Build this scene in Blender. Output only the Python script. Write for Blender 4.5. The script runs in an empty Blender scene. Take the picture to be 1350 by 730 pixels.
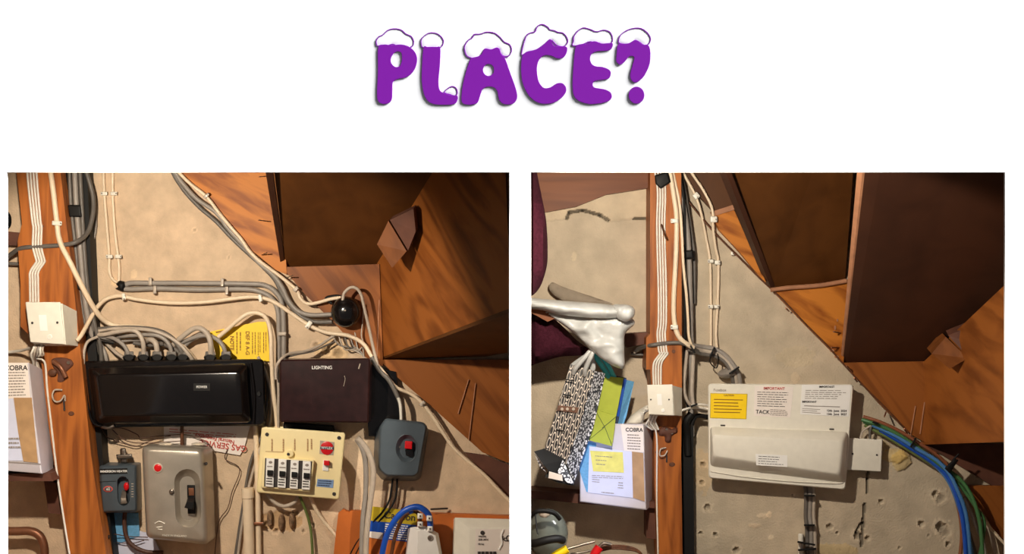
import bpy, bmesh, math, random
from mathutils import Vector, Matrix, noise
random.seed(4)
SC = bpy.context.scene
COL = SC.collection
R = math.radians
# ------------------------------------------------------------------ camera
F = 1875.0            # focal length in pixels of a 1350 px wide frame
CAMZ = 1.4
WALL = 3.375          # distance camera - back wall
PAGE = 2.775          # distance camera - white front panel
cam = bpy.data.cameras.new('camera'); cam.sensor_width = 36.0; cam.lens = 36.0 * F / 1350.0
cam.clip_start = 0.05
camo = bpy.data.objects.new('camera', cam); COL.objects.link(camo)
camo.location = (0, 0, CAMZ); camo.rotation_euler = (R(90), 0, 0)
SC.camera = camo
# ------------------------------------------------------------------ world, sun, lamps, exposure
w = bpy.data.worlds.new('world'); SC.world = w; w.use_nodes = True
w.node_tree.nodes['Background'].inputs[0].default_value = (0.93, 0.95, 1.0, 1)
w.node_tree.nodes['Background'].inputs[1].default_value = 0.12
def lamp(name, kind, energy, color, loc, aim, size=0.02, cone=None, blend=0.1):
    L = bpy.data.lights.new(name, kind); L.energy = energy; L.color = color
    if kind == 'SUN': L.angle = size
    else: L.shadow_soft_size = size
    if cone: L.spot_size = R(cone); L.spot_blend = blend
    o = bpy.data.objects.new(name, L); COL.objects.link(o); o.location = loc
    o.rotation_euler = (Vector(aim) - Vector(loc)).to_track_quat('-Z', 'Y').to_euler()
    return o
lamp('sun', 'SUN', 20.5, (1, 1, 1), (2, 1.8, 4), (2 - 0.7, 1.8 + 0.14, 4 - 0.6), size=R(38))
lamp('lamp_left_cupboard', 'SPOT', 44.0, (1.0, 0.87, 0.70), (-0.80, 2.375, 1.555), (-0.70, 3.375, 0.955), 0.018, 93, 0.32)
lamp('lamp_right_cupboard', 'SPOT', 39.0, (1.0, 0.89, 0.74), (0.19, 2.375, 1.545), (0.50, 3.375, 1.12), 0.018, 92, 0.15)
lamp('torch_blue_left', 'SPOT', 4.0, (0.35, 0.5, 1.0), (-1.02, 2.75, 0.86), (-1.085, 3.3, 1.02), 0.03, 24, 0.6)
lamp('torch_blue_right', 'SPOT', 5.0, (0.4, 0.55, 1.0), (0.12, 2.75, 0.86), (0.22, 3.2, 0.96), 0.03, 26, 0.6)
SC.view_settings.view_transform = 'Standard'; SC.view_settings.look = 'None'
SC.view_settings.exposure = 0.0; SC.view_settings.gamma = 1.0
SC.view_settings.use_curve_mapping = False
# ------------------------------------------------------------------ materials
def lin(v):
    v /= 255.0
    return v / 12.92 if v <= 0.04045 else ((v + 0.055) / 1.055) ** 2.4
def rgb(t): return (lin(t[0]), lin(t[1]), lin(t[2]), 1)
def mat(name, col, rough=0.55, metal=0.0, var=0.08, vs=60.0, bump=0.0, bs=200.0, attr=None, trans=0.0, alpha=1.0, spec=0.5):
    m = bpy.data.materials.new(name); m.use_nodes = True
    nt = m.node_tree; b = nt.nodes['Principled BSDF']
    b.inputs['Roughness'].default_value = rough; b.inputs['Metallic'].default_value = metal
    b.inputs['Specular IOR Level'].default_value = spec
    b.inputs['Transmission Weight'].default_value = trans
    b.inputs['Alpha'].default_value = alpha
    tc = nt.nodes.new('ShaderNodeTexCoord')
    nz = nt.nodes.new('ShaderNodeTexNoise'); nz.inputs['Scale'].default_value = vs; nz.inputs['Detail'].default_value = 5
    nt.links.new(tc.outputs['Object'], nz.inputs['Vector'])
    mr = nt.nodes.new('ShaderNodeMapRange')
    mr.inputs['From Min'].default_value = 0.25; mr.inputs['From Max'].default_value = 0.75
    mr.inputs['To Min'].default_value = 1 - var * 1.6; mr.inputs['To Max'].default_value = 1 + var
    nt.links.new(nz.outputs[0], mr.inputs['Value'])
    mx = nt.nodes.new('ShaderNodeVectorMath'); mx.operation = 'SCALE'
    mx.inputs[0].default_value = rgb(col)[:3]
    if attr:
        at = nt.nodes.new('ShaderNodeAttribute'); at.attribute_name = attr
        mm = nt.nodes.new('ShaderNodeVectorMath'); mm.operation = 'MULTIPLY'
        mm.inputs[0].default_value = rgb(col)[:3]
        nt.links.new(at.outputs['Color'], mm.inputs[1]); nt.links.new(mm.outputs[0], mx.inputs[0])
    nt.links.new(mr.outputs[0], mx.inputs['Scale']); nt.links.new(mx.outputs[0], b.inputs['Base Color'])
    if bump:
        n2 = nt.nodes.new('ShaderNodeTexNoise'); n2.inputs['Scale'].default_value = bs; n2.inputs['Detail'].default_value = 4
        nt.links.new(tc.outputs['Object'], n2.inputs['Vector'])
        bp = nt.nodes.new('ShaderNodeBump'); bp.inputs['Strength'].default_value = bump; bp.inputs['Distance'].default_value = 0.002
        nt.links.new(n2.outputs[0], bp.inputs['Height']); nt.links.new(bp.outputs[0], b.inputs['Normal'])
    return m
def wood(name, c1, c2, rot=(0, 0, 0), scale=(45, 45, 2.2), rough=0.5, rings=0.5):
    """pine: fine grain stretched along local z of the rotated mapping, with broad growth bands"""
    m = bpy.data.materials.new(name); m.use_nodes = True
    nt = m.node_tree; b = nt.nodes['Principled BSDF']; b.inputs['Roughness'].default_value = rough; b.inputs['Specular IOR Level'].default_value = 0.25
    tc = nt.nodes.new('ShaderNodeTexCoord')
    mp0 = nt.nodes.new('ShaderNodeMapping'); mp0.inputs['Rotation'].default_value = [R(a) for a in rot]
    nt.links.new(tc.outputs['Object'], mp0.inputs[0])
    mp = nt.nodes.new('ShaderNodeMapping'); mp.inputs['Scale'].default_value = scale
    nt.links.new(mp0.outputs[0], mp.inputs[0])
    nz = nt.nodes.new('ShaderNodeTexNoise'); nz.inputs['Scale'].default_value = 1.0; nz.inputs['Detail'].default_value = 6
    nz.inputs['Distortion'].default_value = 0.6
    nt.links.new(mp.outputs[0], nz.inputs['Vector'])
    mp2 = nt.nodes.new('ShaderNodeMapping'); mp2.inputs['Scale'].default_value = (scale[0] * .22, scale[1] * .22, scale[2] * .35)
    nt.links.new(mp0.outputs[0], mp2.inputs[0])
    n2 = nt.nodes.new('ShaderNodeTexNoise'); n2.inputs['Scale'].default_value = 1.0; n2.inputs['Detail'].default_value = 1
    nt.links.new(mp2.outputs[0], n2.inputs['Vector'])
    ml = nt.nodes.new('ShaderNodeMath'); ml.operation = 'MULTIPLY'; ml.inputs[1].default_value = 42.0
    nt.links.new(n2.outputs[0], ml.inputs[0])
    sn = nt.nodes.new('ShaderNodeMath'); sn.operation = 'SINE'; nt.links.new(ml.outputs[0], sn.inputs[0])
    m2 = nt.nodes.new('ShaderNodeMath'); m2.operation = 'MULTIPLY_ADD'; m2.inputs[1].default_value = 0.16 * rings
    nt.links.new(sn.outputs[0], m2.inputs[0]); nt.links.new(nz.outputs[0], m2.inputs[2])
    cr = nt.nodes.new('ShaderNodeValToRGB')
    cr.color_ramp.elements[0].position = 0.25; cr.color_ramp.elements[0].color = rgb(c2)
    cr.color_ramp.elements[1].position = 0.62; cr.color_ramp.elements[1].color = rgb(c1)
    nt.links.new(m2.outputs[0], cr.inputs[0]); nt.links.new(cr.outputs[0], b.inputs['Base Color'])
    bp = nt.nodes.new('ShaderNodeBump'); bp.inputs['Strength'].default_value = 0.25; bp.inputs['Distance'].default_value = 0.002
    nt.links.new(m2.outputs[0], bp.inputs['Height']); nt.links.new(bp.outputs[0], b.inputs['Normal'])
    return m
M = {}
M['page'] = mat('white_panel', (250, 250, 250), 0.9, var=0.0)
M['purple'] = mat('purple_paint', (122, 26, 156), 0.75, var=0.0, spec=0.1)
M['snow'] = mat('snow_white', (250, 250, 250), 0.9, var=0.0)
M['plaster_l'] = mat('plaster_warm', (216, 190, 160), 0.9, var=0.12, vs=28, bump=0.8, bs=240, attr='tint')
M['plaster_r'] = mat('plaster_grey', (198, 182, 158), 0.9, var=0.12, vs=22, bump=0.8, bs=240, attr='tint')
M['plaster_sheet'] = mat('grey_sheet', (150, 136, 118), 0.8)
M['dark_wall'] = mat('dark_side_wall', (120, 92, 70), 0.9)
M['post'] = wood('post_wood', (182, 106, 46), (128, 68, 30), scale=(60, 60, 5))
M['post_r'] = wood('post_wood_brown', (176, 102, 44), (122, 64, 26), scale=(60, 60, 5))
M['stair'] = wood('stair_wood_shaded', (148, 86, 36), (112, 60, 22), rot=(0, 38, 0), scale=(46, 10, 3), rings=1.0)  # wood darkened to carry the shade under the stairs
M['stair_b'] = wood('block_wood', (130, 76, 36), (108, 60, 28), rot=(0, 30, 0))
M['stair_g'] = wood('stair_wood_grain', (200, 122, 44), (146, 78, 22), rot=(25, 60, 0), scale=(50, 50, 3), rings=1.0)  # lighter copy of the stair wood for the lit boards
M['stair_p'] = wood('stair_panel_shaded', (92, 54, 22), (72, 40, 14), scale=(14, 14, 4), rings=0.2)  # shade on the tread undersides put into a darker colour
M['stair_r'] = wood('stair_panel_deep_shade', (72, 42, 28), (58, 33, 22), scale=(10, 10, 4), rings=0.1)  # deeper shade put into the panel colour
M['beam'] = wood('beam_wood', (124, 70, 34), (96, 50, 22), rot=(0, 90, 0), scale=(40, 40, 3))
M['edge'] = mat('sawn_edge', (176, 122, 88), 0.7, var=0.15, vs=40)
M['board'] = mat('brown_hardboard', (196, 104, 38), 0.5, var=0.12, vs=18, bump=0.1)
M['w_pvc'] = mat('white_plastic', (234, 229, 215), 0.4, var=0.03)
M['cream'] = mat('cream_cable', (238, 216, 186), 0.45, var=0.04)
M['white_c'] = mat('white_cable', (232, 226, 214), 0.45, var=0.05)
M['grey_c'] = mat('grey_cable', (150, 142, 134), 0.45, var=0.06)
M['grey_d'] = mat('dark_grey_cable', (104, 98, 92), 0.45, var=0.08)
M['mid_c'] = mat('taupe_cable', (186, 172, 156), 0.45, var=0.08)
M['black'] = mat('black_gloss', (20, 17, 17), 0.16, var=0.15)
M['black_m'] = mat('black_matt', (15, 14, 14), 0.6, var=0.1, spec=0.3)
M['bakelite'] = mat('brown_bakelite', (48, 26, 26), 0.28, var=0.25, vs=50)
M['slate'] = mat('slate_plastic', (74, 84, 92), 0.38, var=0.05)
M['metal'] = mat('aged_grey_metal', (182, 172, 158), 0.34, metal=0.5, var=0.10, vs=25, bump=0.05, bs=60)
M['steel'] = mat('steel', (150, 140, 130), 0.35, metal=0.9)
M['ivory'] = mat('ivory_plastic', (248, 230, 176), 0.38, var=0.02)
M['white'] = mat('white_print', (244, 242, 238), 0.5, var=0.02)
M['paper'] = mat('paper', (240, 230, 222), 0.7, var=0.02)
M['lilac'] = mat('lilac_paper', (214, 218, 240), 0.6, var=0.02)
M['boiler'] = mat('white_enamel', (214, 208, 214), 0.35, var=0.03)
M['ink'] = mat('black_ink', (52, 46, 44), 0.7)
M['ink_g'] = mat('grey_ink', (150, 140, 132), 0.7)
M['red'] = mat('red_plastic', (214, 22, 30), 0.3)
M['red_ink'] = mat('red_ink', (196, 80, 70), 0.7)
M['yellow'] = mat('yellow_card', (252, 212, 8), 0.5, var=0.02)
M['yellow_d'] = mat('dull_yellow', (196, 170, 30), 0.5)
M['gold'] = mat('brown_print', (150, 104, 10), 0.6)
M['blue_s'] = mat('blue_sticker', (130, 160, 204), 0.5)
M['blue_c'] = mat('blue_cable', (22, 78, 180), 0.35)
M['blue_r'] = mat('faded_blue_cable', (70, 122, 178), 0.4)
M['green_c'] = mat('green_cable', (70, 118, 72), 0.4)
M['green_y'] = mat('green_earth_cable', (104, 120, 62), 0.5)
M['brown_c'] = mat('brown_cable', (140, 84, 56), 0.4)
M['brown_w'] = mat('thin_brown_wire', (84, 54, 42), 0.5)
M['tape'] = mat('brown_parcel_tape', (188, 150, 108), 0.35, var=0.15, vs=30, bump=0.3, bs=40)
M['copper'] = mat('dull_copper', (140, 92, 66), 0.4, metal=0.5)
M['maroon'] = mat('maroon_cloth', (62, 24, 36), 0.95, var=0.25, vs=180, bump=0.6, bs=500, spec=0.1)
M['lime'] = mat('lime_card', (172, 184, 62), 0.7, var=0.05)
M['azure'] = mat('light_blue_card', (104, 168, 214), 0.6, var=0.12, vs=200)
M['navy'] = mat('navy_card', (34, 50, 78), 0.6)
M['teal'] = mat('teal_ribbon', (70, 206, 214), 0.4)
M['note'] = mat('pale_yellow_note', (228, 222, 120), 0.7)
M['bagw'] = mat('thin_white_polythene', (198, 200, 198), 0.3, var=0.12, vs=24, bump=1.0, bs=38)
M['clear'] = mat('clear_smoky_plastic', (150, 158, 150), 0.15, var=0.1, trans=0.5)
M['knot'] = mat('dark_knot', (96, 54, 26), 0.6, var=0.3, vs=80)
M['rail'] = mat('dark_brown_rail', (96, 56, 40), 0.7, var=0.2, vs=30)
M['filler'] = mat('yellow_filler', (226, 200, 140), 0.95, var=0.3, vs=90, bump=0.8, bs=150)
M['rubble'] = mat('rough_rubble', (150, 120, 92), 0.95, var=0.5, vs=120, bump=0.8, bs=200)
# patterned bag: black paper with rows of white leaf-shaped loops
def pattern_mat():
    m = bpy.data.materials.new('black_white_loops'); m.use_nodes = True
    nt = m.node_tree; b = nt.nodes['Principled BSDF']; b.inputs['Roughness'].default_value = 0.4
    def mth(op, x, y=None):
        n = nt.nodes.new('ShaderNodeMath'); n.operation = op
        for k, v in enumerate((x, y)):
            if v is None: continue
            if isinstance(v, (int, float)): n.inputs[k].default_value = v
            else: nt.links.new(v, n.inputs[k])
        return n.outputs[0]
    tc = nt.nodes.new('ShaderNodeTexCoord')
    mp0 = nt.nodes.new('ShaderNodeMapping'); mp0.inputs['Rotation'].default_value = (0, R(-14), 0)
    nt.links.new(tc.outputs['Object'], mp0.inputs[0])
    sp = nt.nodes.new('ShaderNodeSeparateXYZ'); nt.links.new(mp0.outputs[0], sp.inputs[0])
    u = mth('MULTIPLY', sp.outputs[0], 118.0); v = mth('MULTIPLY', sp.outputs[2], 36.0)
    par = mth('MULTIPLY', mth('PINGPONG', mth('FLOOR', u), 1.0), 0.5)
    fu = mth('SUBTRACT', mth('FRACT', u), 0.5); fv = mth('SUBTRACT', mth('FRACT', mth('ADD', v, par)), 0.5)
    r = mth('SQRT', mth('ADD', mth('POWER', mth('MULTIPLY', mth('ABSOLUTE', fu), 2.0), 2.0), mth('POWER', mth('MULTIPLY', mth('ABSOLUTE', fv), 2.0), 2.0)))
    w_ = mth('MULTIPLY', mth('GREATER_THAN', r, 0.66), mth('LESS_THAN', r, 0.92))
    mx = nt.nodes.new('ShaderNodeMix'); mx.data_type = 'RGBA'; nt.links.new(w_, mx.inputs[0])
    mx.inputs[6].default_value = rgb((24, 20, 20)); mx.inputs[7].default_value = rgb((206, 192, 178))
    nt.links.new(mx.outputs[2], b.inputs['Base Color'])
    return m
def dots_mat():
    m = bpy.data.materials.new('silver_dots'); m.use_nodes = True
    nt = m.node_tree; b = nt.nodes['Principled BSDF']; b.inputs['Roughness'].default_value = 0.3
    tc = nt.nodes.new('ShaderNodeTexCoord')
    v = nt.nodes.new('ShaderNodeTexVoronoi'); v.inputs['Scale'].default_value = 190
    nt.links.new(tc.outputs['Object'], v.inputs['Vector'])
    cr = nt.nodes.new('ShaderNodeValToRGB')
    cr.color_ramp.elements[0].position = 0.42; cr.color_ramp.elements[0].color = rgb((220, 222, 228))
    cr.color_ramp.elements[1].position = 0.55; cr.color_ramp.elements[1].color = rgb((40, 44, 56))
    nt.links.new(v.outputs['Distance'], cr.inputs[0]); nt.links.new(cr.outputs[0], b.inputs['Base Color'])
    return m
M['loops'] = pattern_mat(); M['dots'] = dots_mat()
# ------------------------------------------------------------------ helpers
def P(px, py, d=0.0, base=None):
    """point seen at pixel (px, py), d metres in front of the back wall"""
    Y = (WALL if base is None else base) - d
    return Vector(((px - 675) / F * Y, Y, (365 - py) / F * Y + CAMZ))
def pp(px, py, d=0.0): return P(px, py, d, PAGE)
def link(o, parent=None):
    COL.objects.link(o)
    if parent is not None: o.parent = parent
    return o
def thing(name, label, cat, loc, group=None):
    o = bpy.data.objects.new(name, None); o.empty_display_size = 0.02
    o.location = loc; COL.objects.link(o)
    o['label'] = label; o['category'] = cat
    if group: o['group'] = group
    return o
def root_loc(parent):
    v = Vector((0, 0, 0))
    while parent is not None: v = v + parent.location; parent = parent.parent
    return v
def mesh(name, verts, faces, m, parent=None, smooth=35, label=None, cat=None, group=None, kind=None):
    me = bpy.data.meshes.new(name)
    off = root_loc(parent)
    loc = Vector((0, 0, 0))
    if parent is None and cat:          # a thing that is one mesh: origin at its middle
        n = len(verts); loc = sum((Vector(v) for v in verts), Vector()) / n
        off = loc
    me.from_pydata([tuple(Vector(v) - off) for v in verts], [], faces)
    bm = bmesh.new(); bm.from_mesh(me); bmesh.ops.recalc_face_normals(bm, faces=bm.faces); bm.to_mesh(me); bm.free()
    me.materials.append(M[m] if isinstance(m, str) else m)
    if smooth:
        me.shade_smooth(); me.set_sharp_from_angle(angle=R(smooth))
    o = bpy.data.objects.new(name, me); o.location = loc; link(o, parent)
    if label: o['label'] = label
    if cat: o['category'] = cat
    if group: o['group'] = group
    if kind: o['kind'] = kind
    return o
def offset_poly(pts, d):
    """inset a convex polygon given clockwise on screen by d pixels"""
    n = len(pts); area = sum(pts[i][0] * pts[(i + 1) % n][1] - pts[(i + 1) % n][0] * pts[i][1] for i in range(n))
    s = 1 if area > 0 else -1
    out = []
    for i in range(n):
        p0, p1, p2 = Vector(pts[i - 1][:2]), Vector(pts[i][:2]), Vector(pts[(i + 1) % n][:2])
        a = (p1 - p0).normalized(); b = (p2 - p1).normalized()
        na = Vector((-a.y, a.x)) * s; nb = Vector((-b.y, b.x)) * s
        k = 1 + na.dot(nb)
        v = (na + nb) / max(k, 0.25)
        q = p1 + v * d
        out.append((q.x, q.y))
    return out
def roundp(pts, r, n=4):
    out = []
    N = len(pts)
    for i in range(N):
        p0, p1, p2 = Vector(pts[i - 1][:2]), Vector(pts[i][:2]), Vector(pts[(i + 1) % N][:2])
        rr = min(r, (p1 - p0).length * .45, (p2 - p1).length * .45)
        a = p1 + (p0 - p1).normalized() * rr; b = p1 + (p2 - p1).normalized() * rr
        for k in range(n + 1):
            t = k / n
            q = a.lerp(p1, t).lerp(p1.lerp(b, t), t)
            out.append((q.x, q.y))
    return out
def loft(name, rings, m, parent=None, caps=(True, True), base=None, **kw):
    """rings: list of (list of pixel points, d or list of d)"""
    V = []; Fc = []; n = len(rings[0][0])
    for pts, d in rings:
        for i, p in enumerate(pts):
            dd = d[i] if isinstance(d, (list, tuple)) else d
            V.append(P(p[0], p[1], dd, base))
    for k in range(len(rings) - 1):
        for i in range(n):
            j = (i + 1) % n
            Fc.append((k * n + i, k * n + j, (k + 1) * n + j, (k + 1) * n + i))
    if caps[0]: Fc.append(tuple(range(n)))
    if caps[1]: Fc.append(tuple((len(rings) - 1) * n + i for i in range(n)))
    return mesh(name, V, Fc, m, parent, **kw)
def rbox(name, quad, df, db, m, parent=None, r=4, bev=2, back=None, steps=3, grow=0.0, **kw):
    """rounded box: polygon on screen, front at df, back at db (metres in front of the wall)"""
    bk = back if back else quad
    rings = [(roundp(offset_poly(bk, -grow), r), db)]
    bm_ = bev * 0.0018
    for k in range(steps + 1):
        a = (math.pi / 2) * k / steps
        ins = bev * (1 - math.cos(a)); dd = df - bm_ * (1 - math.sin(a))
        rings.append((roundp(offset_poly(quad, ins), max(r - ins * .5, 0.3)), dd))
    return loft(name, rings, m, parent, **kw)
def slab(name, pts, df, db, m, parent=None, back=None, **kw):
    """prism from a screen polygon; points may carry their own d as a third value"""
    d1 = [p[2] if len(p) > 2 else df for p in pts]
    bk = back if back else pts
    if back is None:      # straight back: same X and Z
        V = [P(p[0], p[1], d1[i]) for i, p in enumerate(pts)]
        B = [Vector((v.x, WALL - (db if not len(pts[i]) > 2 else d1[i] - (df - db)), v.z)) for i, v in enumerate(V)]
    else:
        V = [P(p[0], p[1], d1[i]) for i, p in enumerate(pts)]
        B = [P(p[0], p[1], p[2] if len(p) > 2 else db) for p in bk]
    n = len(pts)
    Fc = [tuple(range(n)), tuple(range(n, 2 * n))] + [(i, (i + 1) % n, n + (i + 1) % n, n + i) for i in range(n)]
    return mesh(name, V + B, Fc, m, parent, smooth=0, **kw)
def thick(name, pts3, vec, m, parent=None, **kw):
    """plank: 3-D polygon swept by a 3-D vector"""
    n = len(pts3); V = list(pts3) + [p + vec for p in pts3]
    Fc = [tuple(range(n)), tuple(range(n, 2 * n))] + [(i, (i + 1) % n, n + (i + 1) % n, n + i) for i in range(n)]
    return mesh(name, V, Fc, m, parent, smooth=0, **kw)
def catmull(pts, k=8, closed=False):
    out = []; n = len(pts)
    rng = range(n) if closed else range(n - 1)
    for i in rng:
        if closed: a, b, c, d = pts[i - 1], pts[i], pts[(i + 1) % n], pts[(i + 2) % n]
        else: a, b, c, d = pts[max(i - 1, 0)], pts[i], pts[i + 1], pts[min(i + 2, n - 1)]
        for j in range(k):
            t = j / k
            out.append(tuple(0.5 * (2 * b[q] + (c[q] - a[q]) * t + (2 * a[q] - 5 * b[q] + 4 * c[q] - d[q]) * t * t + (3 * b[q] - a[q] - 3 * c[q] + d[q]) * t ** 3) for q in range(len(b))))
    if not closed: out.append(tuple(pts[-1]))
    return out
def tube_data(path, r, sides=10, closed=False, flat=1.0):
    V = []; Fc = []; n = len(path)
    up = None
    for i, p in enumerate(path):
        if closed: t = (path[(i + 1) % n] - path[i - 1])
        else: t = path[min(i + 1, n - 1)] - path[max(i - 1, 0)]
        if t.length < 1e-9: t = Vector((0, 0, 1))
        t.normalize()
        a = Vector((0, 1, 0)) - t * t.y
        if a.length < 0.15: a = up - t * up.dot(t) if up else Vector((1, 0, 0))
        a.normalize(); up = a; b = t.cross(a)
        rr = r[i] if isinstance(r, list) else r
        for k in range(sides):
            an = 2 * math.pi * k / sides
            V.append(p + (a * math.cos(an) * flat + b * math.sin(an)) * rr)
    m_ = n if closed else n - 1
    for i in range(m_):
        for k in range(sides):
            j = (i + 1) % n
            Fc.append((i * sides + k, i * sides + (k + 1) % sides, j * sides + (k + 1) % sides, j * sides + k))
    if not closed:
        Fc.append(tuple(range(sides))); Fc.append(tuple((n - 1) * sides + k for k in range(sides)))
    return V, Fc
def tube(name, pts, r, m, parent=None, k=6, closed=False, base=None, sides=10, straight=False, **kw):
    """pts in pixels + d; r in pixels at the wall"""
    q = [tuple(p) if len(p) > 2 else (p[0], p[1], 0.012) for p in pts]
    if not straight: q = catmull(q, k, closed)
    path = [P(p[0], p[1], p[2], base) for p in q]
    V, Fc = tube_data(path, r * 0.0018, sides, closed)
    return mesh(name, V, Fc, m, parent, smooth=60, **kw)
def cable(label, pts, r, m, d=0.012, name='cable', cat='cable', group=None, **kw):
    pts = [p if len(p) > 2 else (p[0], p[1], d) for p in pts]
    return tube(name, pts, r, m, label=label, cat=cat, group=group, **kw)
def decal(name, quad, d, m, parent, th=0.0006, **kw):
    ds = [p[2] if len(p) > 2 else d for p in quad]
    V = [P(p[0], p[1], ds[i] + th) for i, p in enumerate(quad)] + [P(p[0], p[1], ds[i]) for i, p in enumerate(quad)]
    n = len(quad)
    Fc = [tuple(range(n)), tuple(range(n, 2 * n))] + [(i, (i + 1) % n, n + (i + 1) % n, n + i) for i in range(n)]
    return mesh(name, V, Fc, m, parent, smooth=0, **kw)
def bil(q, u, v):
    a = [q[0][i] * (1 - u) + q[1][i] * u for i in (0, 1)]; b = [q[3][i] * (1 - u) + q[2][i] * u for i in (0, 1)]
    return (a[0] * (1 - v) + b[0] * v, a[1] * (1 - v) + b[1] * v)
def lines(name, quad, rows, d, m, parent, h=0.4, words=True, seed=1, u0=0.05, u1=0.95, ragged=0.2):
    """small illegible print: rows of word-length dashes, one mesh"""
    rnd = random.Random(seed); V = []; Fc = []
    for i in range(rows):
        v0 = (i + 0.5 - h / 2) / rows; v1 = (i + 0.5 + h / 2) / rows
        u = u0; end = u1 - rnd.random() * ragged
        while u < end:
            wd = min(rnd.uniform(0.05, 0.16) if words else 9, end - u)
            b = len(V)
            for (a, c) in ((u, v0), (u + wd, v0), (u + wd, v1), (u, v1)):
                x, y = bil(quad, a, c); V.append(P(x, y, d + 0.0010))
            Fc.append((b, b + 1, b + 2, b + 3)); u += wd + 0.022
    return mesh(name, V, Fc, m, parent, smooth=0)
def text(body, px, py, d, size, m, parent, rot=0.0, name='lettering', bold=0.0, align='CENTER', sx=1.0, base=None):
    """lettering: cap height about 0.7 * size pixels; rot in degrees clockwise on screen"""
    cu = bpy.data.curves.new(name, 'FONT'); cu.body = body; cu.align_x = align; cu.align_y = 'CENTER'
    Y = (WALL if base is None else base) - d
    cu.size = size * Y / F; cu.extrude = 0.0003; cu.offset = bold * cu.size * 0.02
    tmp = bpy.data.objects.new(name, cu); COL.objects.link(tmp)
    dg = bpy.context.evaluated_depsgraph_get(); dg.update()
    me = bpy.data.meshes.new_from_object(tmp.evaluated_get(dg))
    bpy.data.objects.remove(tmp)
    mw = Matrix.Translation(P(px, py, d + 0.0008, base) - root_loc(parent)) @ Matrix.Rotation(R(rot), 4, 'Y') @ Matrix.Rotation(R(90), 4, 'X') @ Matrix.Diagonal((sx, 1, 1, 1))
    me.transform(mw); me.materials.clear(); me.materials.append(M[m])
    o = bpy.data.objects.new(name, me); link(o, parent)
    return o
def ell(cx, cy, rx, ry, n=24, rot=0.0):
    c, s = math.cos(R(rot)), math.sin(R(rot))
    return [(cx + rx * math.cos(a) * c - ry * math.sin(a) * s, cy + rx * math.cos(a) * s + ry * math.sin(a) * c) for a in [2 * math.pi * i / n for i in range(n)]]
def stadium(cx, cy, rx, ry, n=8, rot=0.0):
    pts = []
    for k in range(n + 1): a = math.pi + math.pi * k / n; pts.append((rx * math.cos(a), -(ry - rx) + rx * math.sin(a)))
    for k in range(n + 1): a = math.pi * k / n; pts.append((rx * math.cos(a), (ry - rx) + rx * math.sin(a)))
    c, s = math.cos(R(rot)), math.sin(R(rot))
    return [(cx + x * c - y * s, cy + x * s + y * c) for x, y in pts]
def disc(name, cx, cy, rx, ry, df, db, m, parent=None, dome=0.0, **kw):
    rings = [(ell(cx, cy, rx, ry), db), (ell(cx, cy, rx, ry), df - dome)]
    if dome:
        for k in range(1, 6):
            a = math.pi / 2 * k / 6
            rings.append((ell(cx, cy, rx * math.cos(a), ry * math.cos(a)), df - dome + dome * math.sin(a)))
    else: rings.append((ell(cx, cy, rx * .9, ry * .9), df + 0.0006))
    return loft(name, rings, m, parent, **kw)
def cut(o, name, rings):
    """boolean recess cut out of o; the cutter is thrown away"""
    c = loft(name, rings, 'black', None)
    c.location = -root_loc(o.parent) if False else c.location
    md = o.modifiers.new('cut', 'BOOLEAN'); md.object = c; md.operation = 'DIFFERENCE'; md.solver = 'EXACT'
    bpy.context.view_layer.update()
    dg = bpy.context.evaluated_depsgraph_get(); dg.update()
    me = bpy.data.meshes.new_from_object(o.evaluated_get(dg))
    o.modifiers.clear(); o.data = me
    me.set_sharp_from_angle(angle=R(35))
    bpy.data.objects.remove(c)
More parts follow.
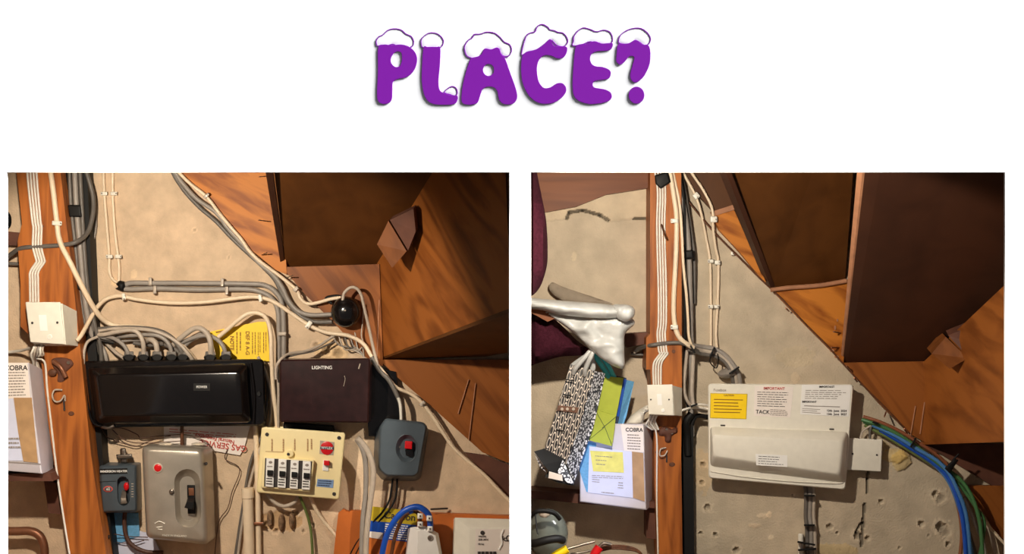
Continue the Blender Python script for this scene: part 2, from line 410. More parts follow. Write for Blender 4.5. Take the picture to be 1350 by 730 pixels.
def pillow(name, poly, d, depth, m, parent=None, amp=0.0, freq=18.0, cell=0.012, soft=0.03, smoothpoly=True, base=None, back=0.004, seed=0, ridged=False, **kw):
    """a soft, filled shape: outline on screen, front bulging towards the viewer, crumpled by noise"""
    pts = catmull([(p[0], p[1]) for p in poly], 4, True) if smoothpoly else poly
    W3 = [P(p[0], p[1], d, base) for p in pts]
    bm = bmesh.new(); vs = [bm.verts.new(v) for v in W3]; bm.faces.new(vs)
    xs = [v.x for v in W3]; zs = [v.z for v in W3]
    for lo, hi, ax in ((min(xs), max(xs), 0), (min(zs), max(zs), 2)):
        k = lo + cell
        while k < hi:
            co = Vector((0, 0, 0)); co[ax] = k; no = Vector((0, 0, 0)); no[ax] = 1
            bmesh.ops.bisect_plane(bm, geom=bm.verts[:] + bm.edges[:] + bm.faces[:], plane_co=co, plane_no=no, dist=1e-6)
            k += cell
    n = len(W3)
    segs = [(Vector((W3[i].x, W3[i].z)), Vector((W3[(i + 1) % n].x, W3[(i + 1) % n].z))) for i in range(n)]
    for v in bm.verts:
        q = Vector((v.co.x, v.co.z)); dm = 9
        for a, b in segs:
            ab = b - a; L2 = ab.length_squared
            t = 0 if L2 == 0 else max(0, min(1, (q - a).dot(ab) / L2))
            dm = min(dm, (q - (a + ab * t)).length)
        s = min(dm / soft, 1.0); s = math.sqrt(max(0, 1 - (1 - s) ** 2))
        nv = noise.fractal(Vector((v.co.x * freq, seed, v.co.z * freq * 1.6)), 1.0, 2.0, 3) if amp else 0
        if ridged: nv = 0.5 - abs(nv) * 2
        v.co.y -= s * depth + amp * nv * min(1, dm / 0.008)
    top = bm.faces[:]
    bmesh.ops.triangulate(bm, faces=[f for f in top if len(f.verts) > 4])
    ret = bmesh.ops.extrude_face_region(bm, geom=bm.faces[:])
    for e in ret['geom']:
        if isinstance(e, bmesh.types.BMVert): e.co.y = max(e.co.y, (WALL if base is None else base) - d) + back
    bmesh.ops.recalc_face_normals(bm, faces=bm.faces)
    V = [v.co.copy() for v in bm.verts]; bm.verts.index_update()
    Fc = [tuple(v.index for v in f.verts) for f in bm.faces]; bm.free()
    return mesh(name, V, Fc, m, parent, smooth=kw.pop('smooth', 50), **kw)
def curve_shape(name, loops, d, th, m, parent, bev=0.0004):
    """flat shape with holes from closed pixel loops, standing on the white panel"""
    cu = bpy.data.curves.new(name, 'CURVE'); cu.dimensions = '2D'; cu.fill_mode = 'BOTH'
    cu.extrude = th / 2; cu.bevel_depth = bev
    for lp in loops:
        q = catmull(lp, 6, True); sp = cu.splines.new('POLY'); sp.points.add(len(q) - 1); sp.use_cyclic_u = True
        for i, p in enumerate(q):
            v = pp(p[0], p[1], d); sp.points[i].co = (v.x, v.z, 0, 1)
    tmp = bpy.data.objects.new(name, cu); COL.objects.link(tmp)
    dg = bpy.context.evaluated_depsgraph_get(); dg.update()
    me = bpy.data.meshes.new_from_object(tmp.evaluated_get(dg)); bpy.data.objects.remove(tmp)
    me.transform(Matrix.Translation(Vector((0, PAGE - d, 0)) - root_loc(parent)) @ Matrix.Rotation(R(90), 4, 'X'))
    me.materials.clear(); me.materials.append(M[m]); me.shade_flat()
    o = bpy.data.objects.new(name, me); link(o, parent); return o
# ------------------------------------------------------------------ the setting
def boxes(name, bs, m, **kw):
    V = []; Fc = []
    for (x0, x1, y0, y1, z0, z1) in bs:
        b = len(V)
        V += [(x0, y0, z0), (x1, y0, z0), (x1, y1, z0), (x0, y1, z0), (x0, y0, z1), (x1, y0, z1), (x1, y1, z1), (x0, y1, z1)]
        Fc += [tuple(b + i for i in f) for f in ((0, 1, 5, 4), (1, 2, 6, 5), (2, 3, 7, 6), (3, 0, 4, 7), (0, 3, 2, 1), (4, 5, 6, 7))]
    return mesh(name, V, Fc, m, None, smooth=0, **kw)
def structure(o): o['kind'] = 'structure'; return o
l0, l1 = pp(9, 0).x, pp(671.5, 0).x; r0, r1 = pp(700, 0).x, pp(1325, 0).x
zt, zb = pp(0, 227).z, pp(0, 800).z
TH = 0.006
structure(boxes('wall_front', [(-1.45, 1.45, PAGE, PAGE + TH, zt, 2.5), (-1.45, 1.45, PAGE, PAGE + TH, 0, zb),
    (-1.45, l0, PAGE, PAGE + TH, zb, zt), (l1, r0, PAGE, PAGE + TH, zb, zt), (r1, 1.45, PAGE, PAGE + TH, zb, zt)], 'page'))
structure(boxes('wall_left', [(-1.47, -1.45, PAGE + TH, WALL + .03, 0, 1.97)], 'dark_wall'))
structure(boxes('wall_right', [(1.45, 1.47, PAGE + TH, WALL + .03, 0, 1.97)], 'dark_wall'))
structure(boxes('wall_middle', [(0.004, 0.030, PAGE + TH, WALL, 0, 1.95)], 'dark_wall'))
structure(boxes('ceiling', [(-1.45, 1.45, PAGE + TH, WALL + .03, 1.95, 1.97)], 'dark_wall'))
structure(boxes('floor', [(-1.45, 1.45, PAGE + TH, WALL + .03, -0.02, 0)], 'dark_wall'))
def plaster_wall(name, x0, x1, m, holes, cracks, patches, seed, steps=(), st=0.0036):
    """plaster as a fine height field: holes and cracks are real hollows, patches stand proud"""
    nx = int((x1 - x0) / st); zs = [0.0, 0.35] + [0.66 + st * i for i in range(int(1.28 / st) + 1)] + [1.95]
    V = []; T = []
    hs = [(P(a, b).x, P(a, b).z, r * .0018, dp) for a, b, r, dp in holes]
    cs = [[(P(a, b).x, P(a, b).z) for a, b in c[0]] + [c[1]] for c in cracks]
    ps = [(P(a, b).x, P(a, b).z, rx * .0018, rz * .0018, h, t) for a, b, rx, rz, h, t in patches]
    sg = []
    for c in cs:
        for a, b in zip(c[:-2], c[1:-1]): sg.append((a, b, c[-1]))
    for z in zs:
        for i in range(nx + 1):
            x = x0 + (x1 - x0) * i / nx
            y = 0.0; t = [1.0, 1.0, 1.0]
            n = noise.noise(Vector((x * 5, z * 5, seed))); y -= 0.0025 * n
            n2 = noise.noise(Vector((x * 40, z * 40, seed + 5))); y -= 0.0006 * n2
            s = 1 + 0.07 * n; t = [s, s * (1 - 0.02 * n), s * (1 - 0.03 * n)]
            for hx, hz, r, dp in hs:
                dx = x - hx; dz = z - hz
                if abs(dx) > r * 2.2 or abs(dz) > r * 2.2: continue
                q = math.hypot(dx, dz) / r * (1 + 0.35 * noise.noise(Vector((x * 160, z * 160, seed))))
                if q < 1: y += dp * (1 - q * q * .6); t = [v * (0.45 + .4 * q) for v in t]
                elif q < 1.9: t = [v * 1.16 for v in t]; y -= 0.0007
            for (ax, az), (bx, bz), wd in sg:
                ux, uz = bx - ax, bz - az; L = ux * ux + uz * uz
                k = max(0, min(1, ((x - ax) * ux + (z - az) * uz) / L))
                dd = math.hypot(x - ax - ux * k, z - az - uz * k)
                if dd < wd: y += 0.007; t = [v * 0.35 for v in t]
            for qx, qz, rx, rz, h, tt in ps:
                e = ((x - qx) / rx) ** 2 + ((z - qz) / rz) ** 2 + 0.5 * noise.noise(Vector((x * 60, z * 60, seed + 3)))
                if e < 1:
                    y -= h * (1 - e * .5) + .0012 * noise.noise(Vector((x * 220, z * 220, 1))); t = [t[0] * tt[0], t[1] * tt[1], t[2] * tt[2]]
            for line, h, tt in steps:      # a second coat above a ragged line
                px = [P(a, b) for a, b in line]
                if px[0].x <= x <= px[-1].x:
                    for a, b in zip(px[:-1], px[1:]):
                        if a.x <= x <= b.x:
                            zz = a.z + (b.z - a.z) * (x - a.x) / max(b.x - a.x, 1e-6)
                            if z > zz: y -= h; t = [t[0] * tt[0], t[1] * tt[1], t[2] * tt[2]]
            V.append((x, WALL + y, z)); T.append(t)
    W_ = nx + 1; H = len(zs)
    Fc = [(j * W_ + i, j * W_ + i + 1, (j + 1) * W_ + i + 1, (j + 1) * W_ + i) for j in range(H - 1) for i in range(nx)]
    o = mesh(name, V, Fc, m, None, smooth=60)
    ca = o.data.color_attributes.new('tint', 'FLOAT_COLOR', 'POINT')
    ca.data.foreach_set('color', [c for t in T for c in (t[0], t[1], t[2], 1.0)])
    return structure(o)
plaster_wall('wall_back', -1.45, 0.005, 'plaster_l',
    [(350, 692, 4, .01), (364, 700, 3, .01), (391, 676, 3, .01),
     (257, 303, 2, .003), (302, 339, 1.5, .003), (412, 692, 3, .008), (400, 700, 2.5, .006), (430, 462, 5, .006), (446, 466, 6, .008), (417, 455, 4, .006), (543, 645, 3, .005)],
    [], [(438, 462, 24, 14, .002, (1.1, 1.05, .9)), (370, 686, 30, 14, -.004, (.9, .78, .62)), (150, 372, 4, 5, .001, (1.2, 1.2, 1.1)), (176, 362, 4, 6, .0015, (1.2, 1.2, 1.15))], 2.0)
plaster_wall('wall_back', 0.028, 1.45, 'plaster_r',
    [(927, 612, 3.5, .01), (925, 636, 3, .008), (933, 669, 4, .01), (924, 703, 2.5, .008), (943, 705, 3, .01), (971, 725, 4, .01),
     (1045, 652, 1.5, .005), (1094, 694, 4, .008), (1104, 702, 2, .006), (1131, 706, 5, .01), (1144, 709, 3, .008), (1162, 661, 3, .01), (1233, 651, 4, .012), (1240, 656, 6, .004),
     (1215, 690, 4, .01), (1240, 694, 6, .014), (1246, 700, 7, .005), (1250, 717, 3.5, .01), (1186, 722, 2, .004), (915, 573, 3, .006), (1224, 706, 2, .003)],
    [([(1146, 612), (1143, 632), (1143, 650)], .0028), ([(1140, 665), (1138, 690), (1136, 720)], .0036), ([(1135, 690), (1128, 702)], .0026),
     ([(747, 288), (750, 280), (768, 277), (790, 283), (802, 290)], .0032), ([(836, 288), (856, 287)], .0026),
     ([(884, 408), (886, 409)], .001)],
    [(1178, 600, 16, 10, .006, (1.1, 1.0, .7)), (1188, 606, 13, 14, .008, (1.15, 1.05, .72)), (1160, 588, 14, 8, .003, (1.1, 1.02, .8)), (1050, 470, 26, 14, .0008, (1.06, 1.05, 1.0)),
     (1100, 724, 34, 8, .002, (1.12, 1.04, .8)), (1005, 680, 7, 3.5, .001, (1.3, 1.28, 1.25)), (1014, 678, 4, 4, .001, (1.35, 1.3, 1.25)), (995, 692, 8, 3, .0015, (1.2, 1.15, 1.1)), (1016, 708, 4, 3, .001, (1.3, 1.3, 1.28)),
     (927, 622, 12, 30, .0006, (1.1, 1.02, .9)), (1048, 498, 6, 7, .0008, (1.15, 1.12, 1.08)), (757, 338, 3, 6, .0005, (1.2, 1.2, 1.15))], 7.0,
    st=0.0027, steps=[([(680, 296), (716, 292), (747, 288), (750, 280), (768, 277), (790, 283), (802, 292), (836, 288), (856, 287)], .004, (1.12, 1.1, 1.06))])
# ------------------------------------------------------------------ purple lettering with snow caps
def U(pts): return [(480 + u / 3.4615, 20 + v / 3.4615) for u, v in pts]
def ring(name, loop, w, parent):
    q = catmull(loop, 6, True); n = len(q); V = []; Fc = []
    for dd in (0.0016, 0.0003):
        for s in (-w, w):
            for i in range(n):
                a = Vector(q[i - 1][:2]); c_ = Vector(q[(i + 1) % n][:2]); tt = (c_ - a).normalized()
                V.append(pp(q[i][0] - tt.y * s, q[i][1] + tt.x * s, dd))
    for i in range(n):
        j = (i + 1) % n
        for A, B in ((0, 1), (1, 3), (3, 2), (2, 0)): Fc.append((A * n + i, A * n + j, B * n + j, B * n + i))
    return mesh(name, V, Fc, 'purple', parent, smooth=0)
def letter(ch, label, body, holes, snows, dots=()):
    c = U(body); cx = sum(p[0] for p in c) / len(c); cy = max(p[1] for p in c)
    t = thing('letter', label, 'letter', pp(cx, cy), 'snow capped purple letters')
    curve_shape('letter_body', [U(body)] + [U(h) for h in holes], 0.0012, 0.0016, 'purple', t)
    for dt in dots: curve_shape('dot', [U(dt)], 0.0012, 0.0016, 'purple', t)
    for s in snows:
        so = pillow('snow_cap', [(p[0], p[1]) for p in U(s)], 0.0003, 0.0010, 'snow', t, cell=0.004, soft=0.02, base=PAGE, back=0.0002)
        ring('outline', U(s), 0.65, so)
EL = lambda cx, cy, rx, ry: [(cx + rx * math.cos(2 * math.pi * i / 12), cy + ry * math.sin(2 * math.pi * i / 12)) for i in range(12)]
letter('P', 'purple bubble letter P with a snow cap, first of the heading', [(65,150),(90,135),(125,138),(170,135),(205,145),(232,170),(241,205),(228,250),(197,280),(152,291),(131,305),(128,345),(125,385),(108,402),(82,403),(63,388),(60,345),(64,250)],
    [[(148,165),(170,172),(173,205),(162,235),(138,235),(121,212),(128,182)]],
    [[(60,140),(55,120),(65,100),(85,90),(110,68),(140,62),(170,68),(190,85),(215,97),(226,120),(220,142),(190,150),(150,140),(130,133),(100,140),(75,138)]])
letter('L', 'purple bubble letter L with snow on its top and foot', [(272,150),(290,146),(330,146),(347,152),(345,230),(339,300),(345,343),(370,358),(400,368),(424,368),(425,385),(410,405),(350,408),(305,400),(278,370),(265,310),(265,240)], [],
    [[(263,142),(262,110),(285,87),(310,80),(340,88),(361,113),(357,138),(340,150),(310,147),(280,150)], [(366,352),(385,332),(405,325),(421,335),(425,355),(415,368),(392,362)]])
letter('A', 'purple bubble letter A with a wide snow cap', [(490,198),(530,185),(550,155),(580,157),(612,150),(625,180),(642,198),(665,260),(690,330),(698,375),(680,402),(640,405),(617,385),(608,345),(590,328),(565,325),(540,338),(528,370),(515,400),(480,408),(450,400),(445,370),(455,300),(475,230)],
    [EL(568, 250, 26, 28)], [[(465,180),(458,145),(475,115),(495,102),(502,88),(530,86),(560,77),(595,82),(620,100),(640,122),(665,135),(673,160),(662,184),(642,188),(625,178),(610,150),(580,158),(550,155),(535,180),(505,196),(480,192)]])
letter('C', 'purple bubble letter C with a peaked snow cap', [(722,190),(745,168),(775,162),(805,145),(830,125),(850,110),(862,138),(890,145),(922,145),(925,165),(912,190),(885,197),(855,185),(825,182),(800,200),(788,240),(795,300),(820,332),(850,330),(880,312),(905,312),(920,330),(918,355),(890,385),(850,402),(800,400),(755,370),(725,310),(717,250)], [],
    [[(722,182),(719,170),(728,130),(742,92),(762,80),(780,76),(790,52),(812,42),(838,54),(848,66),(868,70),(885,78),(908,82),(927,105),(927,128),(908,143),(878,137),(850,113),(820,135),(785,158),(745,168)]])
letter('E', 'purple bubble letter E with a double humped snow cap', [(965,150),(980,135),(1015,132),(1050,120),(1085,130),(1130,128),(1132,145),(1115,160),(1060,165),(1035,180),(1032,210),(1050,232),(1090,238),(1118,250),(1125,268),(1112,290),(1060,297),(1043,310),(1050,330),(1100,340),(1125,355),(1128,378),(1105,395),(1040,405),(990,395),(960,370),(952,320),(956,230)], [],
    [[(950,135),(955,120),(957,98),(975,72),(1000,58),(1030,64),(1060,75),(1095,68),(1122,78),(1134,105),(1127,128),(1095,135),(1060,128),(1030,121),(1000,132),(965,140)]])
letter('Q', 'purple question mark with a snow cap, last of the heading', [(1160,135),(1200,132),(1230,118),(1250,118),(1270,135),(1298,140),(1306,180),(1300,230),(1275,280),(1243,305),(1222,298),(1215,270),(1225,230),(1233,192),(1210,187),(1190,210),(1170,225),(1152,210),(1154,170)], [],
    [[(1165,128),(1165,100),(1185,78),(1220,62),(1260,60),(1290,78),(1307,105),(1300,130),(1280,138),(1255,122),(1235,115),(1210,130)]], dots=[EL(1243, 365, 35, 38)])
# ------------------------------------------------------------------ staircases seen from below
def ST(vp, k=0.80):
    def f(p, s):
        x = vp[0] + s * (p[0] - vp[0]); y = vp[1] + s * (p[1] - vp[1])
        return P(x, y, max(0.0, k * (1 - 1 / s)))
    return f
L = ST((397, 512)); st = thing('staircase', 'underside of the wooden staircase at the upper right of the left photo', 'staircase', P(560, 420, .1))
def quad3(name, a, b, sa, sb, f, th, m, parent, s0=1.0):
    """board leaving the wall along a-b and coming forward to scale sa / sb"""
    return thick(name, [f(a, s0), f(b, s0), f(b, sb), f(a, sa)], th, m, parent)
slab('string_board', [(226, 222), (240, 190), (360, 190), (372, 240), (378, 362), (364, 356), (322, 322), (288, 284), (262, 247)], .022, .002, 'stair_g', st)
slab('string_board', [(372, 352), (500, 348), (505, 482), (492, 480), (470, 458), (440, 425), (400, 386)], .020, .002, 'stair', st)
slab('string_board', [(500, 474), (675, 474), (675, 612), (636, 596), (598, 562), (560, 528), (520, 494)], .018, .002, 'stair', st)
slab('string_board', [(668, 655), (675, 662), (675, 614), (640, 600), (612, 596)], .010, .002, 'rail', st)  # dark sheet in place of the shaded opening below the string
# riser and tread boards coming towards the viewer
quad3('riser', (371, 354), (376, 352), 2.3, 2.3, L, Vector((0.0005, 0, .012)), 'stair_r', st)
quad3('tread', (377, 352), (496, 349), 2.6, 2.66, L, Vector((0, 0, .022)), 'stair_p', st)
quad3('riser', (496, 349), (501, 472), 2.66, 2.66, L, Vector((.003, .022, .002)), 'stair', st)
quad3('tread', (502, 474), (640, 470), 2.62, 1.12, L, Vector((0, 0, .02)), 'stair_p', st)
thick('glue_block', [P(497, 322, .17), P(512, 291, .17), P(536, 331, .20), P(517, 353, .20)], Vector((.004, .05, .01)), 'stair_b', st)
thick('glue_block', [P(514, 290, .18), P(545, 275, .22), P(548, 305, .22), P(538, 330, .20)], Vector((.004, .03, .01)), 'rail', st)
Rr = ST((1098, 590)); sr = thing('staircase', 'underside of the wooden staircase at the upper right of the right photo', 'staircase', P(1200, 420, .1))
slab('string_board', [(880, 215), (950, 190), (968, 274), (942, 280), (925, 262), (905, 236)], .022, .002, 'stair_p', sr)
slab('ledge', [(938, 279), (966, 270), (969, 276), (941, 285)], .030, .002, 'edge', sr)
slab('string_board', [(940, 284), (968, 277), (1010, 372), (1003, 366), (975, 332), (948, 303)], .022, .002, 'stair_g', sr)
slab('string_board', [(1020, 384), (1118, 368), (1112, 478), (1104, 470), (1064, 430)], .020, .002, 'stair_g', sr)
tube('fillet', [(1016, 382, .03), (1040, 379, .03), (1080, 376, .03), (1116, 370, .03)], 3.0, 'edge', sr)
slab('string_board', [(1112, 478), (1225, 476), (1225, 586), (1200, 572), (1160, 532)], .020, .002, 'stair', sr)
slab('string_board', [(1212, 585), (1345, 585), (1350, 680), (1325, 650), (1275, 620), (1240, 598)], .014, .002, 'rail', sr)  # dark colour stands in for the black shade below the riser
slab('string_board', [(1268, 640), (1350, 640), (1350, 735), (1325, 712), (1292, 684)], .018, .004, 'stair', sr)
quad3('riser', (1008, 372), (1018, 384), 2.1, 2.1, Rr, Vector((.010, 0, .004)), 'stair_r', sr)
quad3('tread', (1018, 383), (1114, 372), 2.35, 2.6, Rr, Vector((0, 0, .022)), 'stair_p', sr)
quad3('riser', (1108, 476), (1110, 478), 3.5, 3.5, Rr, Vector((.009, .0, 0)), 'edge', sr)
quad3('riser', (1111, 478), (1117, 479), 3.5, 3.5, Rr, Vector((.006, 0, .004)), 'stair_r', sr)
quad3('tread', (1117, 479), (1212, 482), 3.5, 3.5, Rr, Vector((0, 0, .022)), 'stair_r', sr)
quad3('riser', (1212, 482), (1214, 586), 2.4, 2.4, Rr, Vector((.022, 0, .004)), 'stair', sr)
thick('glue_block', [P(1228, 466, .14), P(1247, 444, .14), P(1276, 472, .19), P(1252, 486, .19)], Vector((.004, .05, .01)), 'stair_b', sr)
thick('glue_block', [P(1250, 442, .15), P(1284, 428, .2), P(1290, 455, .2), P(1276, 470, .19)], Vector((.004, .03, .01)), 'rail', sr)
for a, b in (((1200, 576), (1207, 535)), ((1213, 572), (1219, 530))): tube('glue_drip', [(a[0], a[1], .0215), (b[0], b[1], .0215)], 0.9, 'edge', sr)
for a, b in (((604, 545), (618, 500)), ((618, 580), (627, 505)), ((497, 470), (500, 395))): tube('glue_drip', [(a[0], a[1], .0215), (b[0], b[1], .0215)], 0.8, 'edge', st)
# beams, rails, posts
slab('timber_beam', [(693, 215), (870, 215), (858, 247), (800, 256), (760, 272), (716, 280), (693, 284)], .05, 0, 'beam', label='brown timber beam across the top left of the right photo', cat='beam')
LP = slab('timber_post', [(20, 210), (78, 210), (99, 395), (108, 480), (120, 600), (142, 745), (150, 800), (100, 800), (92, 730), (76, 640), (64, 560), (52, 455), (27, 430), (27, 375), (23, 318), (29, 295)], .10, 0.0, 'post', label='orange timber post with cables clipped to it, left photo', cat='post')
RP = slab('timber_post', [(857, 210), (898, 210), (899, 500), (898, 600), (900, 740), (901, 800), (872, 800), (868, 730), (863, 640), (863, 560), (857, 487), (852, 487), (852, 446), (857, 440)], .10, 0.0, 'post_r', label='orange timber post with cables clipped to it, right photo', cat='post')
for nm, par, a in (('knot', LP, (94, 545, 4, 3)), ('knot', LP, (56, 298, 2, 1.4)), ('knot', LP, (57, 450, 3, 3)), ('knot', RP, (886, 612, 4, 3)), ('knot', RP, (888, 463, 2.5, 2.5)), ('knot', RP, (866, 596, 2, 2))):
    disc('knot', a[0], a[1], a[2], a[3], .1006, .0985, 'knot', par)
slab('timber_rail', [(-10, 303), (31, 307), (31, 324), (-10, 322)], .05, 0, 'rail', label='dark brown rail end left of the left post, upper', cat='rail')
slab('timber_rail', [(58, 634), (74, 636), (80, 678), (64, 676)], .06, 0, 'rail', label='short brown rail end under the white box, left photo', cat='rail')
slab('timber_rail', [(822, 440), (858, 438), (858, 452), (826, 458)], .05, 0, 'rail', label='brown rail end behind the polythene bag', cat='rail')
slab('timber_rail', [(852, 668), (866, 668), (868, 711), (852, 709)], .06, 0, 'rail', label='short brown rail end under the white box, right photo', cat='rail')
slab('shelf', [(-20, 624), (66, 624), (70, 634), (-20, 634)], .15, 0.0, 'rail', label='narrow dark shelf under the white box, left photo', cat='shelf')
slab('shelf', [(694, 646), (768, 652), (868, 662), (868, 670), (768, 664), (694, 656)], .08, 0.0, 'rail', label='dark narrow shelf under the white box, right photo', cat='shelf')
slab('duct', [(100, 205), (114, 205), (122, 400), (128, 475), (135, 600), (152, 745), (156, 800), (142, 800), (133, 730), (119, 600), (110, 475), (104, 400)], .05, 0.0, 'black_m', label='black upright duct right of the left post', cat='duct')
slab('duct', [(900, 562), (914, 562), (915, 700), (917, 800), (902, 800), (901, 700)], .05, 0.0, 'black_m', label='black upright duct right of the right post', cat='duct')
ORD4 = ('leftmost', 'second from left', 'third from left', 'rightmost')
ORD7 = ('first', 'second', 'third', 'fourth', 'fifth', 'sixth', 'seventh')
# ================================================================== LEFT CUPBOARD
def screw(px, py, d, r, parent, m='ink'):
    return disc('screw', px, py, r, r, d + .0015, d - .001, m, parent, n=None) if False else disc('screw', px, py, r, r, d + .0015, d - .001, m, parent)
def clip(px, py, d, label, rot=0, w=8, h=4, m='w_pvc', nail=None, group='white cable clips'):
    c, s = math.cos(R(rot)), math.sin(R(rot))
    q = [(px + x * c - y * s, py + x * s + y * c) for x, y in ((-w / 2, -h / 2), (w / 2, -h / 2), (w / 2, h / 2), (-w / 2, h / 2))]
    o = rbox('cable_clip', q, d + .014, d - .006, m, None, r=1.2, bev=1.2, steps=2, label=label, cat='clip', group=group)
    nx = px + (w / 2 - 1.6) * c * (1 if nail is None else nail); ny = py + (w / 2 - 1.6) * s * (1 if nail is None else nail)
    disc('nail', nx, ny, 1.0, 1.0, d + .017, d + .012, 'steel', o)
    return o
def tie(px, py, d, r, label, rot=0, m='black_m'):
    c, s = math.cos(R(rot)), math.sin(R(rot))
    q = [(px + x * c - y * s, py + x * s + y * c) for x, y in ((-r, -1.3), (r, -1.3), (r, 1.3), (-r, 1.3))]
    return rbox('cable_tie', q, d + .012, d - .01, m, None, r=.6, bev=.8, steps=2, label=label, cat='cable tie', group='black cable ties')
def tape(poly, d, label):
    return rbox('tape_wrap', poly, d + .012, d - .02, 'black_m', None, r=1.5, bev=2.5, steps=3, label=label, cat='tape')

# four flat white cables down the post
for i in range(4):
    a = i * 4.0
    b = i * 3.6
    cable(ORD4[i] + ' of the four flat white cables running down the left post',
          [(35.5 + a, 215), (37 + a, 240), (42.5 + b, 290), (44 + b, 300), (43.5 + b, 325), (48 + b, 343), (47.5 + b, 346), (40 + b, 358), (39.5 + b, 370), (40 + b, 402)], 1.45, 'white_c', d=.104, group='flat white cables on the left post')
cable('thick cream cable crossing the left post and sweeping down to the right', [(65, 215, .11), (70, 250, .11), (75, 293, .108), (79, 318, .108), (92, 345, .11), (112, 385, .09), (128, 412, .06), (140, 424, .035), (156, 430, .03), (185, 431, .03), (215, 440, .03), (240, 456, .03), (256, 474, .02)], 3.4, 'cream')
clip(75, 294, .106, 'white clip on the thick cream cable, left post', rot=4, w=13, h=6)
# black and grey cables left of the wall, bundled with tape
for x0, x1, x2, r, m, lab in ((91, 100, 112, 2.6, 'grey_d', 'dark grey upright cable nearest the left post'), (98, 106, 117, 3.6, 'grey_c', 'thick grey upright cable in the middle of the left bundle'), (105, 111, 124, 2.8, 'grey_d', 'dark grey upright cable on the right of the left bundle'), (86, 94, 105, 2.0, 'black_m', 'thin black cable hugging the left post')):
    cable(lab, [(x0, 215, .06), (x0 + 3, 275, .06), (x1, 330, .06), (x1 + 5, 385, .055), (x2, 425, .05), (x2 + 8, 455, .04), (x2 + 10, 480, .03)], r, m)
tape([(88, 270), (106, 270), (108, 286), (91, 286)], .062, 'black tape wrapped round the grey cables, left photo')
tape([(97, 352 + 20), (108, 352 + 20), (110, 382), (99, 382)], .06, 'black band low on the grey cable bundle, left photo')
cable('grey cable looping down and passing behind the white cables to the left edge', [(110, 215, .05), (118, 240, .05), (123, 262, .05), (122, 285, .06), (115, 307, .075), (100, 319, .106), (80, 323, .104), (50, 325, .102), (28, 327, .10), (16, 334, .08), (5, 343, .06)], 2.9, 'grey_d')
cable('pale grey cable arching beside the taped bundle', [(113, 215, .03), (121, 250, .02), (126, 275, .015), (126, 305, .012), (120, 325, .012)], 1.3, 'grey_c')
# two cream verticals
cable('left one of two thin cream cables dropping to the grey pair', [(136, 215), (137.5, 255), (141, 300), (144, 338), (144, 355), (147, 366), (154, 372), (162, 376)], 2.0, 'cream', d=.008)
cable('right one of two thin cream cables dropping to the grey pair', [(149, 215), (148.5, 255), (151, 300), (155.5, 338), (157, 355), (156.5, 374)], 2.0, 'cream', d=.008)
clip(137, 255, .006, 'white clip on the left cream cable, upper row', w=9, h=5, nail=-1); clip(150, 255, .006, 'white clip on the right cream cable, upper row', w=9, h=5)
clip(144, 338, .006, 'white clip on the left cream cable, lower row', w=9, h=5, nail=-1); clip(156, 338, .006, 'white clip on the right cream cable, lower row', w=9, h=5)
# grey pair turning down
cable('upper grey cable of the horizontal pair, turning down at its right end', [(160, 378, .01), (172, 373, .012), (200, 373, .012), (250, 373, .012), (330, 374, .012), (352, 377, .012), (366, 388, .012), (372, 402, .012), (374, 430, .012), (374, 478, .012)], 3.4, 'grey_c')
cable('lower grey cable of the horizontal pair, turning down at its right end', [(158, 379, .01), (172, 381, .012), (205, 380, .012), (260, 381.5, .012), (322, 381, .012), (345, 385, .012), (359, 394, .012), (366, 408, .012), (367.5, 430, .012), (367, 478, .012)], 3.4, 'grey_c')
pillow('tape_knot', [(153, 374), (158, 370), (165, 372), (166, 378), (163, 384), (156, 382), (152, 380), (156, 378)], .012, .012, 'black_m', amp=.004, cell=.004, soft=.008, label='black lump of tape where the thin cream cables meet the grey pair', cat='tape')
for (x, y, r_, lb) in ((198, 371, 90, 'grey clip on the upper grey cable, left one'), (204, 382, 90, 'grey clip under the lower grey cable, left one'), (293, 372, 90, 'grey clip on the upper grey cable, right one'), (299, 383, 90, 'grey clip under the lower grey cable, right one')):
    clip(x, y, .008, lb, rot=r_, w=11, h=4.5, m='mid_c', group='grey cable clips')
clip(372, 440, .01, 'grey clip on the pair of grey cables where they run down', w=11, h=5, m='mid_c', group='grey cable clips')
# long white cable across
cable('white cable rising from behind the post and running right to the stairs', [(101, 449, .12), (107, 442, .11), (117, 424, .07), (128, 405, .04), (140, 394, .02), (155, 390, .018), (165, 391, .018), (185, 395, .018), (225, 399, .018), (270, 398, .02), (320, 392, .022), (343, 392, .022), (365, 400, .022), (405, 427, .022), (430, 438, .024), (458, 442, .03), (478, 452, .035), (489, 468, .04), (497, 482, .04)], 2.7, 'cream')
clip(163, 391, .014, 'white clip at the hump of the long white cable', rot=80, w=9, h=5); clip(343, 393, .018, 'white clip on the long white cable above the yellow sign', rot=75, w=10, h=5); clip(407, 428, .018, 'white clip on the long white cable near the black bell', rot=125, w=11, h=6)
